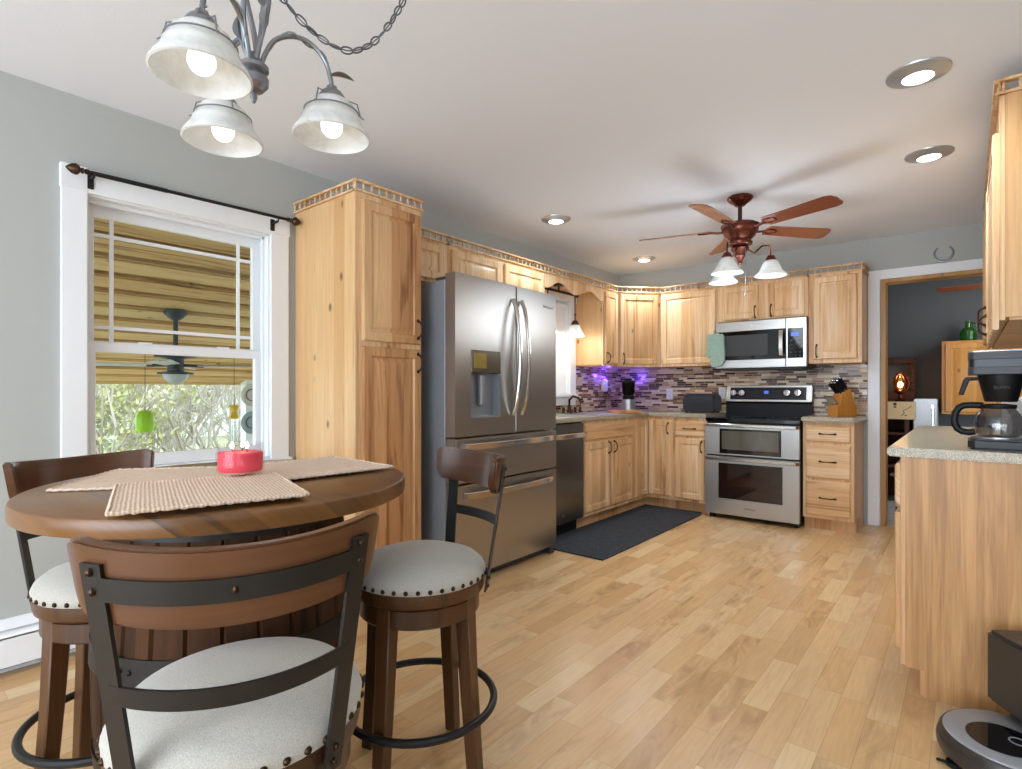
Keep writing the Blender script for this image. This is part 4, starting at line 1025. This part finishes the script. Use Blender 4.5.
for ang in (-17, 103, 223):
    d_ = cw(math.cos(R(ang)), math.sin(R(ang)))
    rr = .19
    c = d_*rr
    m = MB(); m.tube([d_*.05+Vector((0, 0, 2.10)), d_*.09+Vector((0, 0, 2.075)), d_*(rr*.72)+Vector((0, 0, 2.12)), d_*(rr*.95)+Vector((0, 0, 2.12)), c+Vector((0, 0, 2.05))], .006, 8)
    m.lathe([(0, 2.055), (.02, 2.05), (.032, 2.028), (.034, 2.018), (0, 2.018)], (c.x, c.y, 0), 18); arm = build('light_arm', m, M['copper'], t)
    m = MB(); prof = [(.030, 2.020), (.044, 2.008), (.058, 1.978), (.070, 1.948), (.094, 1.926), (.100, 1.916)]
    m.lathe(prof+[(r_-.003, z-.001) for r_, z in prof[::-1]], (c.x, c.y, 0), 32, close=True, wob=lambda a: 1+.015*math.cos(16*a)); sh = build('glass_shade', m, M['frost'], arm, 60)
    m = MB(); m.ball((c.x, c.y, 1.965), .022, (1, 1, 1.4)); build('bulb', m, M['bulb'], arm)
for (l_, z_) in ((.015, 1.80), (-.06, 1.90)):
    p = cw(l_, -.05); m = MB(); m.tube([(p.x, p.y, 2.1), (p.x, p.y, z_)], .0015, 6); m.lathe([(0, 0), (.004, -.004), (.005, -.014), (0, -.02)], (p.x, p.y, z_), 10); build('pull_chain', m, M['chrome'], t)

l = bpy.data.lights.new('fan_glow', 'POINT'); l.energy = 14; l.color = (.80, .90, 1); l.shadow_soft_size = .3
lo = bpy.data.objects.new('fan_glow', l); COL.objects.link(lo); lo.location = (-1.186, 3.87, 1.84)
# recessed lights
for (x_, y_, lab) in ((-.158, 2.827, 'large recessed ceiling light at upper right, nearest the camera'), (-.165, 3.833, 'recessed ceiling light second from the right, in front of the doorway'),
                      (-2.419, 3.474, 'recessed ceiling light above the refrigerator'), (-2.469, 5.063, 'recessed ceiling light in the far corner above the diagonal cabinet')):
    t = thing('recessed_ceiling_light', lab, 'ceiling light', (x_, y_, CH), 0, 'recessed ceiling lights')
    m = MB(); m.lathe([(.112, 0), (.110, -.006), (.095, -.010), (.072, -.016), (.055, -.022), (.055, 0)], seg=40, close=True); build('trim_ring', m, M['nickel'], t)
    m = MB(); m.lathe([(0, -.030), (.035, -.028), (.054, -.020), (.054, -.004), (0, -.004)], seg=32); build('lamp_lens', m, M['lens'], t)
    l = bpy.data.lights.new('downlight', 'SPOT'); l.energy = 24; l.spot_size = R(150); l.spot_blend = .9; l.shadow_soft_size = .06; l.color = (.80, .90, 1)
    lo = bpy.data.objects.new('downlight', l); COL.objects.link(lo); lo.location = (x_, y_, CH-.05)
# more downlights of the same room behind the camera
for (x_, y_) in ((-.9, -1.2), (-2.2, -1.0)):
    l = bpy.data.lights.new('downlight', 'SPOT'); l.energy = 20; l.spot_size = R(150); l.spot_blend = .9; l.shadow_soft_size = .08
    lo = bpy.data.objects.new('downlight', l); COL.objects.link(lo); lo.location = (x_, y_, CH-.05)

# horseshoe
pts = []
for i in range(25):
    a = R(-232+ (i/24)*284+0); pts.append((.060*math.cos(a), 0, .062*math.sin(a)))
m = MB(); m.tube([(-.15+p[0], BW-.008, 2.255+p[2]) for p in pts], [.0045+.0025*math.sin(math.pi*i/24) for i in range(25)], 8, flat=(1.3, .8))
tag(build('horseshoe', m, M['pewter']), 'old grey horseshoe mounted above the doorway, open end up', 'horseshoe')

# ------------------------------------------------------------------ robot vacuum
t = thing('robot_vacuum', 'round grey and black robot vacuum on the floor at lower right', 'robot vacuum', (.105, 2.27, 0), 0); t.scale = (1.05, 1.05, 1.0)
m = MB(); m.lathe([(0, .012), (.155, .012), (.168, .02), (.170, .03), (.170, .078), (.165, .086), (0, .086)], seg=64); build('shell', m, M['vdark'], t)
m = MB(); m.lathe([(0, .084), (.160, .084), (.160, .088), (.154, .091), (0, .091)], seg=64); build('top_plate', m, M['vgrey'], t)
m = MB(); m.lathe([(0, .090), (.084, .090), (.084, .093), (.0, .093)], (-.022, -.02, 0), 48); dk = build('center_lid', m, M['blackg'], t)
m = MB(); m.lathe([(.022, .093), (.022, .0945), (.018, .0945), (.018, .093)], (.012, -.01, 0), 28, close=True); build('button_ring', m, M['vgrey'], dk)
m = MB(); m.tube([(.17*math.cos(a)*1.012, .17*math.sin(a)*1.012, .045) for a in [R(120+i*10) for i in range(20)]], .006, 8, flat=(3.4, .8)); build('bumper', m, M['vdark'], t)
m = MB(); m.lathe([(0, 0), (.02, 0), (.02, .014), (0, .014)], (-.13, -.09, 0), 14); m.box(-.172, -.13, -.10, -.088, .004, .010, .002); build('side_brush', m, M['black'], t)
for sy_ in (-.12, .12):
    m = MB(); m.lathe([(0, -.01), (.025, -.01), (.025, .01), (0, .01)], seg=16, M=Matrix.Translation((0.02, sy_, .025)) @ RX); build('wheel', m, M['black'], t)
t = thing('vacuum_dock', 'dark boxy charging dock standing behind the robot vacuum', 'charging dock', (.045, 2.46, 0), -55)
# local x runs from the back-left corner toward the camera side, local y to the right
m = MB(); m.box(0, .30, -.0, .12, .115, .35, .012, 2); build('bin', m, M['vdark'], t)
m = MB(); m.box(.02, .30, .06, .13, .0, .125, .006); build('pedestal', m, M['vdark'], t)
m = MB(); m.box(.02, .30, -.0, .06, .001, .009, .003); build('ramp', m, M['black'], t)

# ------------------------------------------------------------------ next room furniture
t = thing('wall_hung_cabinet', 'knotty pine wall cabinet on the dark wall of the next room', 'cabinet', (-.205, 7.14, 0), 0)
m = MB(); m.box(0, 1.0, .02, .358, .915, 1.655, .003); build('body', m, M['pine'], t)
door(t, .03, .48, .94, 1.63, None, .02, mat='pine'); door(t, .52, .97, .94, 1.63, None, .02, mat='pine')
t = thing('glass_jug', 'green glass jug standing on top of the knotty pine cabinet', 'jug', (.005, 7.32, 1.656)); t.scale = (.8, .8, 1.15)
m = MB(); m.lathe([(0, 0), (.075, 0), (.085, .012), (.085, .085), (.06, .11), (.032, .125), (.03, .165), (.037, .17), (.037, .178), (.025, .178)], seg=28); build('body', m, M['greenglass'], t)
m = MB(); m.tube([(.03, 0, .16), (.07, 0, .155), (.085, 0, .12), (.07, 0, .095)], .007, 8); build('jug_handle', m, M['greenglass'], t)
t = thing('storage_cupboard', 'dark open cupboard seen through the doorway under the oil lamp', 'cupboard', (-1.10, 6.95, 0), 0)
m = MB(); m.box(0, .67, 0, .45, 1.02, 1.045); m.box(0, .03, 0, .45, 0, 1.02); m.box(.60, .67, 0, .03, 0, 1.02, .002); m.box(.64, .67, 0, .45, 0, 1.02); m.box(.03, .64, .43, .45, 0, 1.02); m.box(.03, .64, .01, .43, .70, .72); m.box(.03, .64, 0, .43, .36, .38); build('carcass', m, M['driftwood'], t)
t = thing('note_card', 'tan paper note clipped to the front of the dark cupboard', 'note', (-.56, 6.945, .87), 0)
m = MB(); m.box(-.14, .15, -.003, 0, -.01, .17); build('card', m, M['paper'], t)
m = MB(); m.tube([(.03, -.005, .02), (.06, -.005, .05), (.05, -.005, .08), (.09, -.005, .10), (.12, -.005, .13)], .003, 5); m.ball((-.02, -.005, .145), .016, (1, .2, 1), 8, 6); m.ball((-.02, -.005, .115), .010, (1.4, .2, .8), 8, 6); m.ball((.07, -.005, .03), .007, (1.4, .2, .8), 8, 6); build('ink_marks', m, M['ink'], t)
t = thing('oil_lamp', 'small lit copper oil lamp on the dark cupboard', 'lamp', (-.545, 7.08, 1.046)); t.scale = (1.1, 1.1, 1.1)
m = MB(); m.lathe([(0, 0), (.04, 0), (.045, .01), (.02, .03), (.012, .06), (.045, .08), (.05, .095), (.04, .105), (0, .105)], seg=24); build('burner_base', m, M['copper'], t)
m = MB(); m.lathe([(.045, .10), (.062, .13), (.066, .18), (.055, .22), (.03, .245), (.028, .245), (.052, .22), (.062, .18), (.058, .13), (.043, .10)], seg=24, close=True); build('globe', m, m_glass('amber_globe', '#f8e2b8'), t)
m = MB()
for i in range(6):
    a = i*math.pi/3; m.tube([(.048*math.cos(a), .048*math.sin(a), .095), (.07*math.cos(a), .07*math.sin(a), .16), (.058*math.cos(a), .058*math.sin(a), .22), (.03*math.cos(a), .03*math.sin(a), .25)], .003, 6)
m.lathe([(.03, .245), (.034, .25), (.02, .275), (0, .28)], seg=20); build('cage', m, M['copper'], t)
m = MB(); m.ball((0, 0, .155), .022, (1, 1, 1.3)); build('flame', m, M['warmbulb'], t)
l = bpy.data.lights.new('oil_lamp_glow', 'POINT'); l.energy = 2; l.color = (1, .7, .4); l.shadow_soft_size = .03
lo = bpy.data.objects.new('oil_lamp_glow', l); COL.objects.link(lo); lo.location = (-.545, 7.03, 1.30)
t = thing('rustic_frame', 'empty rustic wooden frame standing behind the oil lamp', 'frame', (-.70, 7.44, 1.046), 0)
m = MB(); m.box(-.25, .27, -.03, 0, .40, .47, .01); m.box(-.25, .27, -.03, 0, .0, .10, .01); m.box(.21, .27, -.035, .0, .1, .42, .01); m.box(-.25, -.19, -.03, 0, .1, .42, .01); build('frame_boards', m, M['driftwood'], t)
m = MB()
for i in range(7): m.ball((.24+random.uniform(-.03, .03), -.045, .12+i*.05), .018, (1, .5, 1.2), 8, 6)
build('knobbly_bark', m, M['driftwood'], t)
t = thing('compact_fridge', 'compact stainless refrigerator with vertical bar handle beyond the doorway', 'refrigerator', (-.425, 6.98, 0), 0)
m = MB(); m.box(0, .19, .03, .5, .02, 1.07, .01, 2); build('body', m, M['fridgeside'], t)
m = MB(); m.box(0, .19, 0, .03, .02, 1.07, .008, 2); dd = build('door', m, M['steeld'], t)
m = MB(); m.tube([(.155, -.03, .45), (.155, -.03, .99)], .011, 10); m.box(.143, .167, -.04, .0, .98, 1.01, .002); m.box(.143, .167, -.04, .0, .44, .47, .002); build('handle', m, M['chrome'], dd)
t = thing('ceiling_fan', 'reddish wooden ceiling fan in the next room, seen through the doorway', 'ceiling fan', (.50, 6.9, 0), 0)
m = MB(); m.lathe([(0, CH), (.07, CH), (.05, CH-.04), (.015, CH-.05), (.015, 2.25), (.09, 2.23), (.10, 2.16), (.06, 2.10), (0, 2.09)], seg=28); build('motor_housing', m, M['bronze'], t)
for k in range(5):
    Rz = Matrix.Rotation(R(176+72*k), 4, 'Z') @ Matrix.Translation((0, 0, 2.15)) @ Matrix.Rotation(R(12), 4, 'X')
    m = MB(); m.prism([(.16, -.05), (.70, -.065), (.74, -.03), (.74, .03), (.70, .065), (.16, .05)], -.004, .004, 'z', M=Rz); bl = build('blade', m, M['fanwood'], t)
    m = MB(); m.tube([Rz @ Vector((.08, 0, 0)), Rz @ Vector((.2, 0, -.006))], .01, 6); build('blade_bracket', m, M['bronze'], bl)
l = bpy.data.lights.new('next_room_lamp', 'POINT'); l.energy = 8; l.color = (1, .9, .8); l.shadow_soft_size = .15
lo = bpy.data.objects.new('next_room_lamp', l); COL.objects.link(lo); lo.location = (.5, 6.6, 2.0)

# ------------------------------------------------------------------ outside the big window
GZ = -.55
f = MB(); f.box(-60, LW-.2, -30, 50, GZ-.1, GZ); struct('ground', f, M['grass'])
f = MB(); f.box(-6.95, LW-.16, -2.2, 8, -.16, -.06); struct('porch_deck', f, plain('weathered_deck', '#d2cec4', .8))
# sloping porch roof of half-log boards
t0 = MB(); x0 = -3.2; sl = math.atan(.27)
for i in range(15):
    xa = x0-i*.256; za = 2.27-.27*(i*.256)
    Mb = Matrix.Translation((xa, 0, za)) @ Matrix.Rotation(-sl, 4, 'Y')
    t0.box(-.197, 0, -2.2, 8.0, 0, .05, .012, 2, M=Mb)
t0.prism([(x0+.1, 2.27+.027+.15), (x0-3.84, 2.27-.27*3.84+.15), (x0-3.84, 2.27-.27*3.84+.22), (x0+.1, 2.27+.027+.22)], -2.2, 8.0, 'y')
struct('porch_roof', t0, M['log'])
f = MB(); f.box(-7.10, -6.98, -2.2, 8.0, 1.225, 1.45); struct('porch_beam', f, M['log'])
f = MB(); f.box(-6.98, -6.85, 3.18, 3.31, -.06, 1.30); struct('porch_post', f, M['white'])
t = thing('porch_ceiling_fan', 'dark grey outdoor ceiling fan with pale blades on the porch', 'ceiling fan', (-4.965, 1.74, 0))
m = MB(); m.lathe([(0, 1.84), (.085, 1.80), (.085, 1.775), (.045, 1.735), (.018, 1.72), (.018, 1.50), (.15, 1.49), (.15, 1.425), (.06, 1.41), (.06, 1.31), (.13, 1.30), (.13, 1.285), (0, 1.285)], seg=28); build('motor_housing', m, M['fangrey'], t)
m = MB(); m.lathe([(0, 1.20), (.05, 1.215), (.085, 1.25), (.095, 1.285), (0, 1.285)], seg=24); build('light_bowl', m, M['frost'], t)
for k in range(4):
    Rz = Matrix.Rotation(R(70.7+90-8+90*k), 4, 'Z') @ Matrix.Translation((0, 0, 1.36)) @ Matrix.Rotation(R(8), 4, 'X')
    m = MB(); m.prism([(.16, -.05), (.70, -.065), (.74, 0), (.70, .065), (.16, .05)], -.004, .004, 'z', M=Rz); bl = build('blade', m, M['fanblade2'], t)
    m = MB(); m.tube([Rz @ Vector((.05, 0, 0)), Rz @ Vector((.2, 0, -.006))], .012, 6); build('blade_bracket', m, M['fangrey'], bl)
t = thing('hanging_lantern', 'lime green lantern hanging outside the window', 'lantern', (-6.0, 1.84, .76))
m = MB(); m.lathe([(0, 0), (.05, .0), (.072, .03), (.080, .10), (.072, .17), (.05, .20), (0, .20)], seg=20, wob=lambda a: 1+.03*math.cos(10*a)); build('body', m, M['lime'], t)
m = MB(); m.tube([(0, 0, .2), (0, 0, .76)], .003, 5); build('cord', m, M['fangrey'], t)
t = thing('wind_chime', 'yellow topped metal wind chime hanging by the porch post', 'wind chime', (-5.9, 2.62, 0))
m = MB(); m.lathe([(0, 1.0), (.045, 1.0), (.05, .99), (.03, .93), (.05, .87), (.045, .86), (0, .86)], seg=16); build('top', m, plain('yellow_chime_top', '#d8b43c', .5), t)
for i in range(4):
    a = i*1.57; m = MB(); m.tube([(.03*math.cos(a), .03*math.sin(a), .86), (.03*math.cos(a), .03*math.sin(a), .42+.05*i)], .009, 6); build('chime_tube', m, M['chrome'], t)
m = MB(); m.tube([(0, 0, 1.0), (0, 0, 1.55)], .003, 5); build('cord', m, M['fangrey'], t)
for zz, lab, cc in ((1.10, 'round decorated plate high on the porch post', '#c9c4ba'), (.76, 'round blue-grey decorated plate lower on the porch post', '#8fa2aa')):
    t = thing('wall_plate', lab, 'plate', (-6.845, 3.25, zz), 0)
    m = MB(); m.lathe([(0, 0), (.12, .004), (.14, .02), (.132, .02), (.11, .010), (0, .008)], seg=28, M=Matrix.Rotation(R(90), 4, 'Y')); pl = build('dish', m, plain('plate_'+cc[1:], cc, .4), t)
    m = MB(); m.tube([(.015, .07*math.cos(q), .07*math.sin(q)) for q in [i*math.pi/10 for i in range(20)]], .006, 6, closed=True); build('painted_ring', m, M['fangrey'], pl)

def branchy(name, lab, loc, h, seed, n0=7, grp=None, leaves=None, lmat=None, spread=.5, r0=.035, depth=3):
    rnd = random.Random(seed); t = thing(name, lab, 'tree' if h > 2.5 else 'shrub', loc, 0, grp)
    m = MB(); tips = []
    def grow(p, d, L_, r_, k):
        pts = [p]; q = p; dd = d
        for i in range(4):
            dd = (dd + Vector((rnd.uniform(-.22, .22), rnd.uniform(-.22, .22), rnd.uniform(-.02, .16)))).normalized(); q = q+dd*(L_/4); pts.append(q)
        m.tube(pts, [r_*(1-.6*i/4) for i in range(5)], 3 if k > 1 else 5, cap=False)
        tips.extend(pts[2:])
        if k < depth:
            for j in range(4 if k < 2 else 3):
                b = pts[rnd.choice((1, 2, 3, 4))]; nd = (dd + Vector((rnd.uniform(-1, 1), rnd.uniform(-1, 1), rnd.uniform(-.3, .7)))*.8).normalized()
                grow(b, nd, L_*rnd.uniform(.5, .72), r_*.5, k+1)
    for i in range(n0):
        a = rnd.uniform(0, 6.28); grow(Vector((rnd.uniform(-.15, .15), rnd.uniform(-.15, .15), 0)), Vector((math.cos(a)*spread, math.sin(a)*spread, 1)).normalized(), h*.55, r0, 0)
    build('branches', m, M['bark'], t, 0, False)
    if leaves:
        m = MB()
        for i in range(leaves):
            c = rnd.choice(tips) + Vector((rnd.gauss(0, .09), rnd.gauss(0, .09), rnd.gauss(0, .09))); s_ = rnd.uniform(.025, .055)
            u = Vector((rnd.gauss(0, 1), rnd.gauss(0, 1), rnd.gauss(0, 1))).normalized(); v = u.orthogonal().normalized()
            m.quad([c-u*s_-v*s_*.1, c+v*s_*.5, c+u*s_, c-v*s_*.5])
        build('foliage', m, M[lmat], t, 0, False)
    return t
branchy('leafy_shrub', 'yellow-green leafy shrub at the left of the window view', (-9.5, 2.55, GZ), 2.6, 1, 8, None, 2600, 'leafy')
branchy('leafy_shrub', 'sparser yellow-leaved shrub further back behind the hanging lantern', (-11.5, 3.7, GZ), 2.9, 2, 8, None, 1300, 'leafy')
branchy('bare_tree', 'bare many-stemmed tree right of centre in the window view', (-9.6, 3.75, GZ), 3.2, 3, 9, None, spread=.7)
branchy('bare_tree', 'bare spreading tree nearest the wind chime', (-10.8, 4.7, GZ), 3.4, 4, 9, None, 900, 'leafb', .7)
branchy('bare_tree', 'bare twiggy tree in the middle distance before the pale house', (-13.5, 4.7, GZ), 3.8, 5, 9, None, 1500, 'leafb', .7)
branchy('bare_tree', 'bare tree beyond the yellow shrub on the left', (-15, 4.2, GZ), 4.2, 6, 9, None, 1500, 'leafb', .7)
branchy('bare_tree', 'bare tree at the far right edge of the window view', (-14, 6.6, GZ), 4.0, 8, 9, None, 1500, 'leafb', .7)
t = thing('evergreen_shrub', 'dense blue-green evergreen at the far left of the window view', 'shrub', (-11.0, 2.35, GZ))
m = MB(); m.lathe([(.06, 0), (.05, 1.0), (.02, 2.2)], seg=8); build('trunk', m, M['bark'], t)
m = MB(); rn = random.Random(5)
for i in range(5200):
    z = rn.uniform(.1, 2.5); r_ = (1-z/2.7)*.95*math.sqrt(rn.random()); a = rn.uniform(0, 6.28); c = Vector((r_*math.cos(a), r_*math.sin(a), z)); s_ = rn.uniform(.03, .06)
    u = Vector((math.cos(a), math.sin(a), rn.uniform(-.4, .2))).normalized(); v = Vector((-math.sin(a), math.cos(a), rn.uniform(-.5, .5)))
    m.quad([c-u*s_, c+v*s_*.3, c+u*s_, c-v*s_*.3])
build('foliage', m, M['leafd'], t, 0, False)
t = thing('neighbour_house', 'pale house glimpsed behind the bare branches', 'house', (-22, 8.5, GZ), 80)
m = MB(); m.box(-4, 3, 0, 5, 0, 2.3); build('walls', m, M['vinyl'], t, 0)
m = MB(); m.prism([(-.4, 2.25), (2.5, 3.6), (5.4, 2.25), (5.4, 2.35), (2.5, 3.75), (-.4, 2.35)], -4.3, 3.3, 'x'); build('roof', m, M['roofg'], t, 0)
for xx in (-3, -.5, 1.4):
    m = MB(); m.box(xx, xx+1.0, -.03, .02, .9, 1.8); build('house_window', m, M['fangrey'], t, 0)
